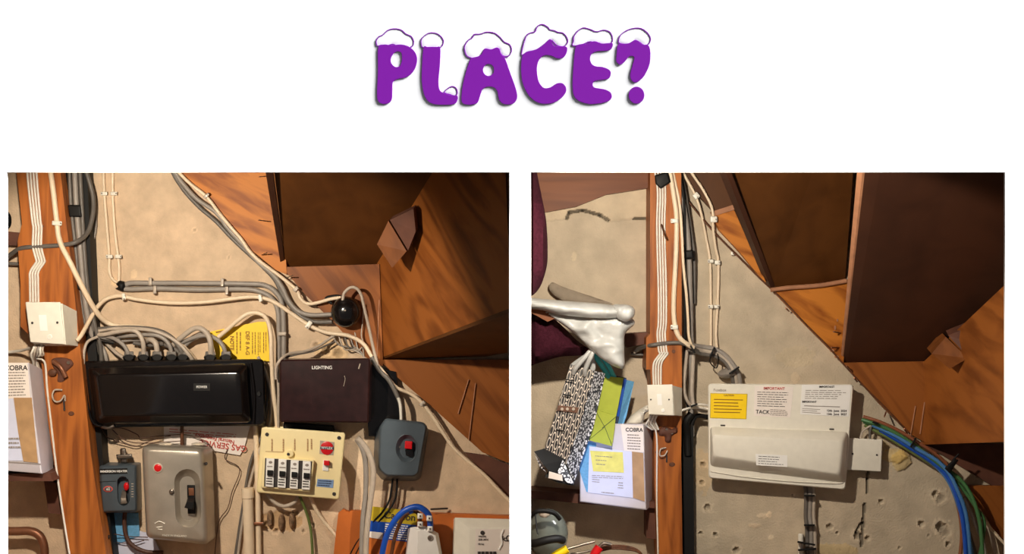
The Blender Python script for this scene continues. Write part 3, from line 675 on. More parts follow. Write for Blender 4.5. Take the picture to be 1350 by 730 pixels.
# diagonal cables
cable('white cable along the slope under the stairs to the round black bell', [(230, 215, .03), (236, 227, .03), (252, 243, .03), (272, 259, .03), (290, 282, .03), (305, 300, .03), (318, 315, .03), (330, 332, .03), (345, 346, .03), (372, 366, .03), (391, 382, .03), (396, 393, .03), (405, 400, .03), (418, 399, .035), (436, 394, .04), (450, 392, .045)], 2.3, 'cream')
cable('upper grey cable along the slope under the stairs', [(226, 215, .02), (234, 232, .02), (248, 250, .02), (262, 264, .02), (285, 280, .02), (300, 300, .02), (320, 322, .02), (340, 345, .02), (360, 362, .02), (372, 378, .02), (380, 395, .02), (392, 409, .022), (410, 415, .025), (440, 414, .03)], 3.0, 'grey_c')
cable('lower grey cable along the slope under the stairs', [(222, 215, .014), (232, 235, .014), (246, 255, .014), (264, 274, .014), (284, 291, .014), (304, 312, .014), (325, 332, .014), (345, 350, .014), (362, 368, .014), (371, 385, .014), (382, 402, .014), (396, 416, .016), (415, 424, .018), (438, 424, .024)], 2.8, 'grey_d')
clip(272, 258, .026, 'grey clip on the sloping white cable near the top', rot=50, w=4, h=9, m='mid_c', group='grey cable clips'); clip(390, 381, .026, 'grey clip on the sloping white cable near its lower end', rot=45, w=5, h=8, m='mid_c', group='grey cable clips')
# nails in the string
def nail(a, b, d, label, r=.7, m='steel'):
    return tube('nail', [(a[0], a[1], d), (b[0], b[1], d + .03)], r, m, straight=True, label=label, cat='nail', group='nails in the stair boards')
nail((357, 292), (341, 290), .022, 'nail sticking out of the lit stair board, left photo'); nail((352, 232), (342, 233), .022, 'nail at the top of the lit stair board, left photo')
nail((378, 366), (386, 363), .02, 'nail by the sloping cables under the dark panel'); nail((345, 336), (352, 333), .022, 'small nail low on the lit stair board, left photo')
# bell
t = thing('door_bell', 'round black bell dome at the foot of the stair panel', 'bell', P(455, 411, .02))
disc('dome', 456, 411, 20, 20.5, .075, .022, 'black', t, dome=.03); disc('screw', 455, 409, 1.2, 1.2, .078, .073, 'steel', t); disc('base', 457, 412, 17, 18, .03, .015, 'black_m', t)
tube('bracket', [(438, 400, .03), (430, 393, .03), (444, 390, .03), (456, 393, .04)], 2.2, 'black_m', t)
cable('white wire looping out of the black bell and down beside the stairs', [(452, 396, .06), (454, 386, .06), (462, 379, .06), (470, 380, .06), (476, 388, .06), (480, 404, .06), (486, 430, .055), (492, 458, .05), (498, 482, .045)], 2.1, 'mid_c')
cable('pinkish wire dropping beside the bell wire', [(480, 400, .03), (478, 425, .03), (477, 445, .03), (486, 462, .03)], .9, 'mid_c')
for i in range(5):
    cable(ORD7[i] + ' thin wire from the left straggling over bare plaster below the bell', [(440 + i * 7, 446 - i * 2, .02), (448 + i * 6, 455 + (i * 5) % 7, .025), (462 + i * 4, 458 + (i * 3) % 6, .022), (480, 468 + i, .02)], 1.0, ('grey_c', 'mid_c', 'grey_d')[i % 3], group='straggling wires below the bell')
# junction box on the post
t = thing('junction_box', 'white square junction box on the left post, four cables entering its top', 'junction box', P(60, 455, .1))
slab('box_body', [(36, 400, .163), (82, 400, .163), (87, 454, .163), (42, 452, .163)], .163, .1, 'w_pvc', t, back=[(56, 408, .1), (101, 410, .1), (103, 456, .1), (60, 456, .1)])
rbox('cover_plate', [(33.5, 398), (80, 398), (85.5, 454), (40, 451)], .170, .163, 'w_pvc', t, r=1.5, bev=1.2)
screw(42.5, 425.5, .17, 1.6, t); screw(75.5, 425, .17, 1.6, t)
decal('blank_panel', [(51, 415), (61, 415), (63, 436), (53, 436)], .1702, 'white', t); disc('knockout', 65.5, 444, 3.4, 3.6, .1712, .168, 'white', t)
disc('knockout_centre', 65.5, 444, 2.6, 2.8, .1716, .168, 'w_pvc', t)
for i in range(5):
    x = 44 + i * 3
    cable(ORD7[i] + ' cable tail from the left curling out under the left junction box', [(x + 4, 450, .13), (x, 460, .14), (x - 3 + i, 468, .135), (44 + i, 478 - i * 2, .11), (42 + i * 3, 492, .08)], 1.5, ('white_c', 'mid_c', 'grey_c')[i % 3], group='cable tails under the left junction box')
cable('thin white cable running down the left edge of the left post', [(48, 472, .12), (56, 474, .118), (60, 482, .112), (62, 510, .108), (66, 545, .106), (70, 580, .106), (76, 630, .106), (85, 690, .106), (94, 745, .106)], 1.3, 'white_c')
cable('white cable entering from the left edge below the junction box', [(-10, 464, .02), (10, 464, .02), (28, 462, .04), (42, 458, .1)], 2.0, 'white_c')
# keyhole plate and hook on the post
t = thing('old_lock_fitting', 'tarnished brass latch remains screwed to the left post below the junction box', 'latch', P(78, 500, .1))
pillow('plate', [(68, 474), (78, 471), (92, 473), (97, 480), (92, 486), (86, 492), (85, 502), (76, 503), (76, 493), (70, 484)], .1005, .004, 'rail', t, amp=.003, cell=.005, soft=.01)
tube('lever', [(70, 476, .108), (80, 484, .112), (87, 497, .11)], 3.0, 'copper', t); disc('keeper', 69, 491, 6, 5, .11, .1, 'knot', t, dome=.004)
screw(90, 478, .105, 2.4, t, 'steel'); screw(73, 477, .108, 2.0, t, 'steel')
tube('hook', [(82, 514, .104), (72, 514, .112), (69, 522, .114), (73, 529, .112), (80, 528, .11), (85, 521, .108), (86, 528, .104)], 1.1, 'mid_c', t); tube('slot', [(84, 527, .101), (85, 541, .101)], 1.3, 'ink', t, straight=True)
# COBRA box left
t = thing('panel_box', 'white box labelled COBRA with brown tape, cut off by the left edge', 'box', P(30, 620, .1))
loft('case', [([(-40, 490), (62, 490), (69, 560), (70, 619), (-40, 619)], .06), ([(-40, 478), (38, 478), (47, 560), (55.5, 624), (-40, 616)], .168), ([(-40, 480), (37, 480), (45, 560), (53.5, 622), (-40, 614)], .170)], 'boiler', t, smooth=30)
lq = [(-10, 478), (36, 478), (40, 524), (-10, 526)]
decal('printed_label', lq, .170, 'paper', t); text('COBRA', 21, 485, .1707, 9, 'ink', t, bold=1.0); lines('printed_lines', [(8, 489), (36, 489), (39, 522), (8, 523)], 9, .1705, 'ink_g', t, seed=3)
decal('parcel_tape', [(18, 524), (42, 524), (50, 610), (31, 608), (24, 570)], .1712, 'tape', t)
decal('paper_sheet', [(-10, 527), (17, 525), (24, 570), (30, 607), (-10, 607)], .1706, 'lilac', t)
decal('seam', [(-10, 607), (54, 611), (54, 612), (-10, 608)], .171, 'ink_g', t)
lines('printed_lines', [(8, 575), (28, 575), (29, 592), (8, 592)], 3, .172, 'ink_g', t, seed=8)
# copper pipe
cable('dull copper pipe bending down at the lower left corner', [(-15, 700, .05), (20, 700, .05), (40, 700, .05), (52, 706, .05), (58, 720, .05), (59, 745, .05), (59, 800, .05)], 5.6, 'copper', name='pipe', cat='pipe')
cable('grey cable stub at the left edge under the rail', [(-10, 347, .03), (5, 347, .03), (26, 348, .03)], 2.4, 'grey_d')
pillow('cable_coil', [(-6, 280), (8, 278), (14, 286), (12, 300), (-6, 304)], .06, .02, 'black_m', label='black object at the far left edge above the rail', cat='fitting')
# POWER fuse box
t = thing('fuse_box', 'long glossy black fuse box marked POWER under the arching grey cables', 'fuse box', P(228, 562, .05))
loft('case', [(roundp([(122, 474), (350, 478), (350, 556), (128, 556)], 3), .0), (roundp([(108, 476), (348, 473), (350, 561), (122, 563)], 6), .07), (roundp([(110, 478), (346, 475), (348, 559), (124, 561)], 6), .075)], 'black', t, smooth=30)
lidq = [(116, 484), (326, 479), (331, 557), (126, 558)]
loft('lid', [(roundp(lidq, 7), .074), (roundp(lidq, 7), .088), (roundp(offset_poly(lidq, 2), 7), .094), (roundp(offset_poly(lidq, 4), 6), .097), (roundp(offset_poly(lidq, 9), 6), .112), (roundp(offset_poly(lidq, 11), 5), .115), (roundp(offset_poly(lidq, 13), 5), .116)], 'black', t)
tube('lid_rim', [(330, 478, .078), (335, 520, .078), (334, 558, .078)], 2.0, 'black', t); tube('hinge_rod', [(112, 500, .08), (115, 530, .085), (122, 556, .085), (134, 562, .08)], 1.6, 'black', t)
tp = decal('name_strip', [(255, 505), (277, 505), (277, 515), (255, 515)], .1165, 'black_m', t); text('POWER', 266, 510, .1172, 4.6, 'white', t, bold=.4, sx=.9)
disc('screw', 341, 519, 2.5, 3, .08, .07, 'black_m', t); tube('bracket', [(134, 562, .07), (142, 564, .08), (150, 561, .08)], 2.0, 'steel', t)
# glands along its top and the cables that enter them
gl = [(170, 'g'), (189, 'g'), (207, 'g'), (226, 'g'), (241, 'g'), (277, 'g'), (298, 'g')]
for gi, (x, _) in enumerate(gl):
    tg = thing('cable_gland', ORD7[gi] + ' black cable gland from the left on the long black fuse box', 'gland', P(x, 474, .04), 'cable glands on the long black fuse box')
    loft('collar', [(ell(x, 472, 8, 4, 12), .02), (ell(x, 471, 8.5, 5, 12), .05), (ell(x, 471, 6, 4, 12), .062)], 'black_m', tg)
    rbox('nut', [(x - 6, 463), (x + 6, 463), (x + 7, 471), (x - 7, 471)], .058, .03, 'grey_d', tg, r=1, bev=1.5)
arcs = [
 ('grey cable arching low into the leftmost gland', [(118, 442, .03), (135, 443, .04), (150, 446, .05), (163, 455, .055), (169, 466, .055), (170, 474, .05)], 2.6, 'grey_c'),
 ('grey cable bending over into the second gland', [(116, 440, .03), (135, 441, .05), (155, 437, .06), (174, 435, .06), (184, 441, .06), (189, 454, .06), (189, 474, .05)], 3.0, 'mid_c'),
 ('taupe hooked cable stub above the third gland', [(193, 450, .03), (198, 447, .045), (205, 452, .05), (207, 462, .05), (207, 474, .05)], 3.6, 'mid_c'),
 ('grey cable arching into the fourth gland', [(150, 444, .03), (175, 442, .045), (200, 441, .055), (214, 445, .055), (224, 456, .055), (227, 474, .05)], 2.7, 'grey_c'),
 ('dark grey cable crossing the tangle to the fifth gland', [(112, 436, .03), (140, 433, .045), (175, 432, .05), (205, 435, .055), (225, 444, .055), (238, 460, .055), (243, 474, .05)], 3.2, 'grey_d'),
 ('long grey cable sweeping over all the others', [(120, 438, .04), (150, 433, .05), (190, 434, .06), (215, 440, .06), (235, 452, .06), (248, 466, .06), (256, 478, .05)], 2.4, 'mid_c'),
 ('thick grey cable looping up to the sixth gland', [(225, 458, .03), (240, 444, .045), (256, 433, .055), (267, 434, .06), (275, 443, .06), (278, 456, .06), (278, 474, .05)], 3.6, 'mid_c'),
 ('second grey cable looping beneath the tall loop', [(238, 452, .03), (255, 445, .04), (272, 442, .045), (286, 447, .05), (295, 458, .055), (299, 474, .05)], 2.8, 'grey_c'),
 ('grey cable rising steeply behind the tall loop', [(236, 462, .02), (250, 450, .03), (264, 440, .035), (276, 438, .035)], 2.6, 'grey_c'),
 ('pale grey cable curving down past the left end of the black box', [(128, 444, .06), (116, 450, .075), (111, 462, .08), (110, 480, .08)], 1.9, 'mid_c'),
 ('short grey cable slanting behind the first gland', [(140, 452, .02), (152, 464, .03), (165, 473, .04)], 2.4, 'mid_c'),
 ('second short grey cable slanting behind the first gland', [(132, 452, .02), (138, 464, .03), (141, 478, .03)], 2.6, 'grey_c'),
 ('dark loose cable end in the middle of the tangle', [(176, 452, .02), (200, 455, .025), (216, 453, .03)], 2.6, 'grey_d'),
 ('dark cable lying low between the glands', [(212, 452, .02), (226, 458, .03), (236, 464, .035), (246, 474, .04)], 3.0, 'grey_d'),
 ('thin grey cable lying low behind the glands', [(125, 446, .02), (150, 450, .02), (180, 448, .02), (220, 449, .02)], 1.8, 'grey_c')]
for lb, pts, r, m in arcs: cable(lb, pts, r, m)
for i in range(4):
    cable(ORD7[i] + ' dark cable from the left bunched where the tangle leaves the post', [(100 + i * 5, 400, .05), (106 + i * 5, 425, .05), (116 + i * 3, 440, .045), (130 + i * 4, 447, .04), (150 + i * 3, 452 - i * 2, .03)], 2.2, ('black_m', 'grey_d')[i % 2], group='dark cables bunched beside the left post')
# yellow sign and cream cable in front
t = thing('warning_sign', 'yellow card with sideways print behind the cream cable loop', 'sign', P(320, 476, .01))
slab('card', [(277, 437), (340, 424), (352, 424), (356, 476), (286, 474)], .012, .008, 'yellow', t)
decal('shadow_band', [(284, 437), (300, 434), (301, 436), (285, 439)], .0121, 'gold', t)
text('DEF 8 A-G', 326, 452, .0128, 7, 'gold', t, rot=90, bold=.6); text('NOTE', 305.5, 452, .0128, 7, 'gold', t, rot=90, bold=1)
for (a, b, s_) in ((310, 319, 2), (331, 338, 4), (339, 344, 5), (346, 352, 6)):
    lines('printed_lines', [(b, 436), (b, 470), (a, 470), (a, 436)], 2, .0124, 'gold', t, h=.3, seed=s_)
cable('cream cable looping up over the yellow sign and down between the boxes', [(288, 444, .03), (300, 434, .035), (315, 421, .04), (328, 413, .04), (342, 413, .04), (352, 421, .04), (357, 440, .04), (358, 470, .04), (360, 510, .03), (364, 545, .025), (366, 572, .02)], 2.9, 'cream')
cable('pale grey cable curving down behind the right end of the black box', [(340, 470, .05), (350, 490, .045), (357, 520, .03), (355, 560, .02), (340, 600, .014), (324, 660, .012), (312, 745, .012)], 2.0, 'mid_c')
cable('dark cable running down behind the cream switch board', [(350, 480, .03), (353, 520, .02), (346, 570, .014), (330, 610, .012), (318, 680, .012), (308, 745, .012)], 1.8, 'grey_d')
# LIGHTING box
t = thing('fuse_box', 'dark brown fuse box marked LIGHTING, right of the long black one', 'fuse box', P(430, 560, .05))
loft('case', [(roundp([(372, 472), (492, 474), (490, 556), (372, 556)], 2), 0), (roundp([(369, 474), (488, 472), (486, 557), (369, 556)], 2.5), .092), (roundp([(371, 476), (486, 474), (484, 555), (371, 554)], 2.5), .095)], 'bakelite', t, smooth=30)
text('LIGHTING', 424.5, 484.5, .0955, 6.2, 'white', t, bold=.8, sx=.95)
slab('base_plate', [(373, 558), (438, 562), (440, 573), (374, 570)], .03, .0, 'black_m', t)
slab('shadow_board', [(480, 480), (522, 490), (528, 552), (520, 575), (486, 575)], .022, 0, 'black', t)  # black sheet standing in for the shadow beside the brown box
tube('scratch', [(453, 509, .0955), (455, 500, .0955), (454, 495, .0955)], .45, 'mid_c', t); tube('scratch', [(473, 486, .0955), (475, 479, .0955)], 1.0, 'mid_c', t)
cable('grey cable leaving the upper left corner of the brown box towards the bell', [(364, 500, .09), (364, 485, .09), (370, 474, .09), (382, 466, .07), (402, 463, .05), (420, 456, .035), (432, 448, .025), (444, 440, .02)], 2.0, 'mid_c')
cable('thin grey cable running just under that corner cable', [(376, 471, .07), (392, 467, .06), (412, 463, .04), (428, 456, .03), (442, 450, .02)], 1.2, 'grey_d')
cable('pale cable running down the left side of the brown box', [(365, 478, .07), (367, 510, .07), (367, 545, .06), (367, 566, .05)], 1.8, 'mid_c')
# right hand long cable
cable('cream cable from the box corner down the slope to the right edge', [(495, 478, .04), (505, 490, .04), (522, 510, .035), (540, 518, .03), (556, 530, .03), (570, 548, .03), (588, 576, .03), (600, 592, .03), (620, 610, .03), (640, 627, .03), (660, 648, .03), (676, 664, .03)], 2.5, 'cream')
clip(557, 532, .026, 'brown clip on the cream cable down the slope', rot=45, w=5, h=8, m='mid_c', group='grey cable clips')
cable('dark cable bending down into the slate switch', [(490, 470, .045), (500, 488, .045), (512, 500, .045), (522, 518, .045), (528, 534, .045), (530, 556, .045)], 3.0, 'grey_d')
cable('white sheathed end entering the top of the slate switch', [(525, 524, .05), (528, 535, .05), (529, 556, .05)], 2.1, 'white_c')
# slate switch
t = thing('isolator_switch', 'slate coloured switch with cut corners and a red rocker right of the cream board', 'switch', P(535, 628, .04))
fr = [(508, 551), (558, 556), (564, 562), (553, 624), (547, 629), (508, 628), (498, 618), (500, 563)]
bk = [(500, 560), (560, 563), (565, 568), (555, 630), (548, 634), (504, 633), (492, 618), (494, 572)]
body = loft('case', [(roundp(bk, 4, 3), .0), (roundp(fr, 4, 3), .062), (roundp(offset_poly(fr, 1.2), 4, 3), .068), (roundp(offset_poly(fr, 3), 4, 3), .071)], 'slate', t)
cut(body, 'recess', [(ell(536, 591, 14, 18, 28), .09), (ell(536, 591, 14, 18, 28), .071), (ell(536, 591, 12.5, 16, 28), .064), (ell(536, 591, 9, 13, 28), .058)])
tube('recess_rim', [(p[0], p[1], .0705) for p in ell(536, 591, 14.5, 18.5, 20)], .7, 'slate', t, closed=True)
rbox('rocker', [(534, 581), (544, 581.5), (543, 592), (533.5, 591)], .076, .056, 'red', t, r=1, bev=1); rbox('toggle', [(534, 592), (543, 592), (546, 600), (544, 603), (535, 600)], .070, .056, 'black', t, r=1, bev=1)
screw(527, 589, .058, 1.4, t, 'steel')
for dx, lb in ((0, 'left one of two dark wires under the slate switch'), (7, 'right one of two dark wires under the slate switch')):
    cable(lb, [(518 + dx * .8, 628, .03), (516 + dx, 645, .03), (513 + dx, 660, .03), (504 + dx, 675, .03), (490 + dx, 690, .02), (470 + dx, 715, .02), (455 + dx, 745, .02)], 1.4, 'black_m')
nail((590, 670), (568, 671), .01, 'long dark nail lying out of the plaster above the white meter', r=1.2, m='ink')
# two thick grey cables hanging
cable('left one of two thick grey cables hanging in front of the brown board', [(470, 578, .09), (478, 592, .09), (482, 612, .08), (482, 650, .07), (478, 690, .07), (476, 760, .07)], 3.4, 'grey_c')
cable('right one of two thick grey cables hanging in front of the brown board', [(471, 577, .095), (482, 590, .09), (490, 608, .085), (492, 630, .08), (487, 670, .075), (483, 710, .075), (482, 760, .075)], 3.8, 'mid_c')
# cream board
t = thing('consumer_unit', 'cream switch board with four breakers and a round red badge', 'fuse board', P(395, 655, .03))
cq = [(345, 562), (455.5, 570), (447, 658.5), (338, 649)]
rbox('base', [(345, 560), (450, 568), (444, 650), (345, 645)], .02, 0, 'ivory', t, r=3, bev=2); rbox('cover', cq, .062, .015, 'ivory', t, r=4, bev=2.2)
for x, y in ((352, 572.5), (447, 577), (440.5, 651)): screw(x, y, .062, 2.5, t)
rbox('breaker_frame', [(347, 602), (415, 606), (409, 648.5), (343.5, 643)], .078, .06, 'ivory', t, r=3, bev=2)
decal('breaker_slot', [(349.5, 603.5), (411.5, 608), (407, 645), (348, 641)], .0782, 'ink', t)
disc('screw_boss', 382, 597.5, 5, 5, .07, .06, 'ivory', t); screw(380, 598.5, .0705, 2, t)
for i in range(4):
    x0, y0 = 351.2 + i * 16.0, 603.6 + i * 1.25
    b = rbox('circuit_breaker', [(x0, y0), (x0 + 10.8, y0 + .8), (x0 + 9.4, y0 + 38.4), (x0 - 1.4, y0 + 37.6)], .084, .076, 'white', t, r=.8, bev=.8)
    rbox('toggle', [(x0 + 1.2, y0 + 15.6), (x0 + 8.8, y0 + 16.2), (x0 + 8.4, y0 + 23.5), (x0 + .8, y0 + 23)], .092, .083, 'black_m', b, r=.8, bev=.8)
    disc('screw', x0 + 5.4, y0 + 5.5, 2.4, 1.8, .0848, .083, 'ink_g', b)
    lines('printed_lines', [(x0 + .5, y0 + 9), (x0 + 10, y0 + 9.6), (x0 + 10, y0 + 13), (x0 + .5, y0 + 12.6)], 1, .0842, 'ink_g', b, seed=i)
    lines('printed_lines', [(x0 - .4, y0 + 25), (x0 + 9.4, y0 + 25.6), (x0 + 8.8, y0 + 36), (x0 - 1, y0 + 35.4)], 3, .0842, 'ink', b, seed=i + 9, h=.42)
bq = decal('badge', [(422, 580.5), (441, 582.5), (439.5, 600), (421, 598)], .0626, 'mid_c', t); disc('badge_disc', 431, 590.4, 8.6, 8.8, .0648, .062, 'red', bq)
rbox('badge_band', [(422.6, 588), (439.6, 589), (439.5, 592.6), (422.4, 591.8)], .0662, .0645, 'navy', bq, r=.5, bev=.4); text('WYLEX', 431, 590.4, .0664, 4.6, 'white', bq, rot=4, bold=.6)
rbox('main_switch', [(427, 606.5), (434.5, 607), (434.5, 613.5), (427, 613)], .076, .06, 'red', t, r=.8, bev=.8); rbox('switch_surround', [(426, 606), (434, 606.6), (433, 621), (425, 620)], .0645, .06, 'white', t, r=.8, bev=.5)
decal('blue_sticker', [(418.5, 631), (440, 632.5), (439, 643), (417, 641)], .0626, 'blue_s', t); lines('printed_lines', [(419, 632), (439.5, 633), (438.5, 642), (417.5, 640.5)], 3, .0633, 'navy', t, seed=4)
for x in (357, 372, 387, 404, 409): lines('pencil_notes', [(x + 3, 578), (x + 3, 596), (x, 596), (x, 577)], 1, .0624, 'tape', t, seed=x, h=.6)
decal('scribed_line', [(350, 594.5), (374, 595.5), (374, 596.2), (350, 595.2)], .0622, 'tape', t)
# meter cupboard board, meter etc
t = slab('mounting_board', [(452, 671), (460, 675), (462, 673), (676, 680), (676, 800), (436, 800), (440, 728), (446, 676)], .022, .004, 'board', label='orange-brown hardboard panel behind the white meter at the bottom', cat='board')
t = thing('caution_sticker', 'yellow and blue Caution sticker on the brown board behind the blue cable', 'sticker', P(520, 712, .024))
decal('yellow_band', [(489, 667), (551, 674), (549, 692), (488, 686)], .0225, 'yellow_d', t); text('Caution', 527, 680.5, .0235, 13, 'ink', t, rot=6, bold=.6)
decal('blue_band', [(488, 686), (549, 692), (547, 715), (486, 708)], .0225, 'blue_c', t); lines('printed_lines', [(506, 689), (548, 693), (546, 714), (504, 709)], 7, .0232, 'white', t, seed=2, h=.5)
decal('white_band', [(487, 700), (505, 702), (504, 711), (486, 708)], .0228, 'paper', t)
cable('thick blue cable arching up and down into the white terminal cover', [(500, 760, .07), (503, 735, .08), (509, 708, .09), (519, 688, .1), (532, 674, .105), (547, 668, .105), (558, 671, .105), (566, 681, .10), (567.5, 700, .09)], 4.0, 'blue_c')
cable('dark brown cable hidden behind the blue arch', [(512, 760, .03), (517, 725, .04), (523, 700, .05), (533, 680, .06), (546, 674, .07), (553, 680, .08), (554, 700, .085)], 2.6, 'knot')
for x, y, lb, m in ((554, 680, 'white sleeve marker on the brown cable', 'white'), (554, 691, 'lower white sleeve marker on the brown cable', 'white'), (566, 683, 'white sleeve marker on the blue cable', 'white'), (567, 697, 'lower white sleeve marker on the blue cable', 'white')):
    s_ = rbox('cable_marker', [(x - 3.6, y - 4), (x + 3.8, y - 3.4), (x + 3.6, y + 4), (x - 3.8, y + 3.6)], .118, .075, m, None, r=1, bev=2.6, label=lb, cat='label'); disc('printed_mark', x, y, 1, 1.3, .119, .117, 'ink', s_)
clip(540, 680 - 8, .09, 'blue tie round the blue cable near the top of its arch', rot=-35, w=6, h=11, m='blue_c', group='blue ties')
t = thing('terminal_cover', 'white moulded terminal cover where the blue cable ends', 'terminal box', P(558, 740, .05))
loft('cover', [([(538, 697), (560, 694), (578, 703), (583, 730), (583, 800), (534, 800), (534, 735)], .03), ([(541, 695), (560, 693), (577, 702), (581.5, 728), (582, 800), (536, 800), (536, 732)], .085),
     ([(551, 700), (560, 698), (574, 706), (579, 730), (579, 800), (550, 800), (550, 732)], .11)], 'white', t, smooth=20)
screw(567.5, 709, .11, 4, t, 'ink_g'); disc('screw_head', 566, 709, 2.4, 2.4, .113, .108, 'steel', t)
t = thing('electricity_meter', 'white meter cut off by the lower right corner of the left photo', 'meter', P(640, 760, .03))
loft('case', [([(598, 684), (676, 686), (676, 800), (594, 800)], .02), ([(600, 682), (676, 684), (676, 800), (595, 800)], .10), ([(618, 695), (676, 695), (676, 800), (616, 800)], .125), ([(620, 697), (676, 697), (676, 800), (618, 800)], .126)], 'w_pvc', t, smooth=20)
decal('face_plate', [(627, 697), (675, 697), (675, 790), (624, 790)], .1264, 'paper', t); disc('logo', 636, 702, 2.8, 2.8, .1285, .1265, 'ink', t)
text('METER', 636, 707, .1275, 3.4, 'ink', t); text('220-240V', 637, 711, .1275, 3.4, 'ink', t); text('50 Hz', 634, 717, .1275, 3.4, 'ink', t); lines('printed_lines', [(628, 726), (660, 726), (660, 733), (628, 733)], 1, .127, 'ink', t, seed=5, h=.8)
text('k\u03a9', 668, 710, .1275, 10, 'ink', t, bold=1); tube('arrow_mark', [(658, 724, .127), (662, 716, .127), (661, 706, .127), (664, 698, .127)], 1.4, 'white', t)
# metal switch
t = thing('main_switch', 'big rounded grey metal switch with a red spot and a deep oval recess', 'switch', P(235, 716, .03))
fq = [(187, 587), (269, 590), (275, 718), (193, 709)]; bq = [(196, 584), (280, 588), (284, 712), (200, 706)]
body = loft('case', [(roundp(bq, 8), .0), (roundp(bq, 8), .03), (roundp(fq, 8), .098), (roundp(offset_poly(fq, 1.5), 8), .108), (roundp(offset_poly(fq, 4.5), 7), .114), (roundp(offset_poly(fq, 7), 6), .116)], 'metal', t)
cut(body, 'recess', [(stadium(247.5, 656.5, 18.5, 40, 10, -2), .14), (stadium(247.5, 656.5, 17, 38.5, 10, -2), .116), (stadium(247.5, 656.5, 14.5, 35, 10, -2), .104), (stadium(247.5, 656.5, 10, 29, 10, -2), .094)])
disc('red_spot_rim', 208, 616.5, 6.6, 6.6, .118, .114, 'mid_c', t); disc('red_spot', 208, 616.5, 5, 5, .121, .116, 'red', t, dome=.002)
rbox('toggle_slot', [(246.5, 639), (257, 639), (258, 677), (247.5, 677)], .0965, .09, 'black_m', t, r=1, bev=.8); rbox('slot_label', [(248.5, 643), (255.5, 643), (256, 653), (249, 653)], .0985, .09, 'copper', t, r=.5, bev=.5)
loft('toggle', [([(247.5, 655), (256.5, 655), (256.5, 668), (247, 668)], .095), ([(246, 661), (256, 661), (255, 672), (243, 669)], .125), ([(247, 662), (255, 662), (254, 671), (244.5, 668)], .128)], 'black_m', t)
disc('side_screw', 226, 648, 3.4, 3.4, .123, .113, 'steel', t, dome=.003); disc('side_screw', 272, 611, 1.6, 2, .11, .09, 'ink', t)
tube('embossed_mark', [(204, 690, .1165), (210, 687, .1172), (217, 690, .1165)], .6, 'w_pvc', t); tube('embossed_mark', [(206, 695, .1165), (214, 694, .1165)], .6, 'w_pvc', t); tube('embossed_mark', [(208, 697, .1165), (214, 698, .1165)], .5, 'w_pvc', t)
text('MADE IN ENGLAND', 230, 706, .1165, 3.6, 'w_pvc', t, rot=2)
for x in (218, 262): disc('top_boss', x, 585, 10, 2.2, .06, .02, 'metal', t)
# immersion heater switch
t = thing('heater_switch', 'small slate switch box with a black name strip left of the metal switch', 'switch', P(158, 675, .03))
fq = [(130.5, 614), (180, 612), (181, 675), (134, 676)]
body = loft('case', [(roundp([(134, 609), (186, 609), (187, 672), (138, 674)], 3), .0), (roundp(fq, 4), .062), (roundp(offset_poly(fq, 1.2), 4), .068), (roundp(offset_poly(fq, 3), 3), .071)], 'slate', t)
cut(body, 'recess', [(stadium(162.5, 647, 8, 19.5, 6, -2), .09), (stadium(162.5, 647, 8, 19.5, 6, -2), .071), (stadium(162.5, 647, 6.5, 18, 6, -2), .05)])
decal('name_strip', [(131.5, 618), (168, 617), (168, 624), (131.5, 625)], .0715, 'black_m', t); text('IMMERSION HEATER', 150, 621.2, .0722, 3.9, 'white', t, rot=-1, bold=1)
disc('rocker', 166.5, 641, 3.6, 5.5, .067, .05, 'red', t, dome=.004); loft('toggle', [([(161, 646), (167, 646), (166, 664), (160, 664)], .052), ([(159, 656), (166, 656), (169, 664), (158, 665)], .066), ([(160, 658), (166, 658), (168, 663), (159, 664)], .068)], 'steel', t)
disc('badge', 142.5, 644.5, 6.3, 4, .0722, .0705, 'red_ink', t, ); disc('badge_centre', 142.5, 644.5, 4.8, 2.8, .0732, .0705, 'slate', t); text('e2', 142.5, 644.5, .0735, 5, 'w_pvc', t, bold=1)
for k in range(6): decal('scale_mark', [(173, 637 + k * 3.4), (176, 637 + k * 3.4), (176, 638 + k * 3.4), (173, 638 + k * 3.4)], .0713, 'mid_c', t)
tube('seam', [(131, 635, .071), (153, 634, .071)], .4, 'black_m', t)
tg = thing('cable_gland', 'grey metal gland on top of the small slate switch', 'gland', P(163, 610, .03))
rbox('barrel', [(158, 591), (166, 590), (168, 610), (159, 610)], .04, .02, 'steel', tg, r=2, bev=3); rbox('nut', [(153, 599), (174, 598), (175, 604), (154, 605)], .048, .015, 'steel', tg, r=1.5, bev=2)
cable('brown cable bending out under the small slate switch', [(165, 672, .03), (164, 688, .03), (166, 705, .03), (174, 718, .03), (192, 727, .03), (215, 728, .03)], 2.8, 'brown_w')
for lb, pts in (('thin wire looping below the long black box on the left', [(133, 562, .05), (140, 575, .03), (150, 580, .02), (165, 585, .015), (180, 588, .015), (198, 581, .015), (225, 574, .015)]),
   ('thin dark wire curving over the top of the metal switch', [(140, 565, .04), (160, 564, .02), (180, 572, .015), (187, 577, .015), (215, 574, .015), (245, 573, .015), (268, 580, .02), (280, 590, .03)]),
   ('thin wire drooping behind the right side of the metal switch', [(300, 592, .01), (297, 605, .01), (316, 618, .01), (306, 648, .01), (300, 670, .01), (288, 690, .01), (282, 745, .01)]),
   ('thin wire crossing left of the metal switch at the bottom', [(128, 707, .055), (150, 704, .03), (170, 707, .02), (195, 708, .02)]),
   ('second thin wire crossing left of the metal switch at the bottom', [(130, 695, .055), (140, 690, .05), (150, 712, .02), (172, 716, .02), (190, 712, .02)]),
   ('thin dark wire slanting from the black box to the metal switch', [(148, 566, .03), (165, 580, .02), (190, 584, .02), (240, 581, .02)])):
    cable(lb, pts, .6, 'brown_w', name='wire', cat='wire')
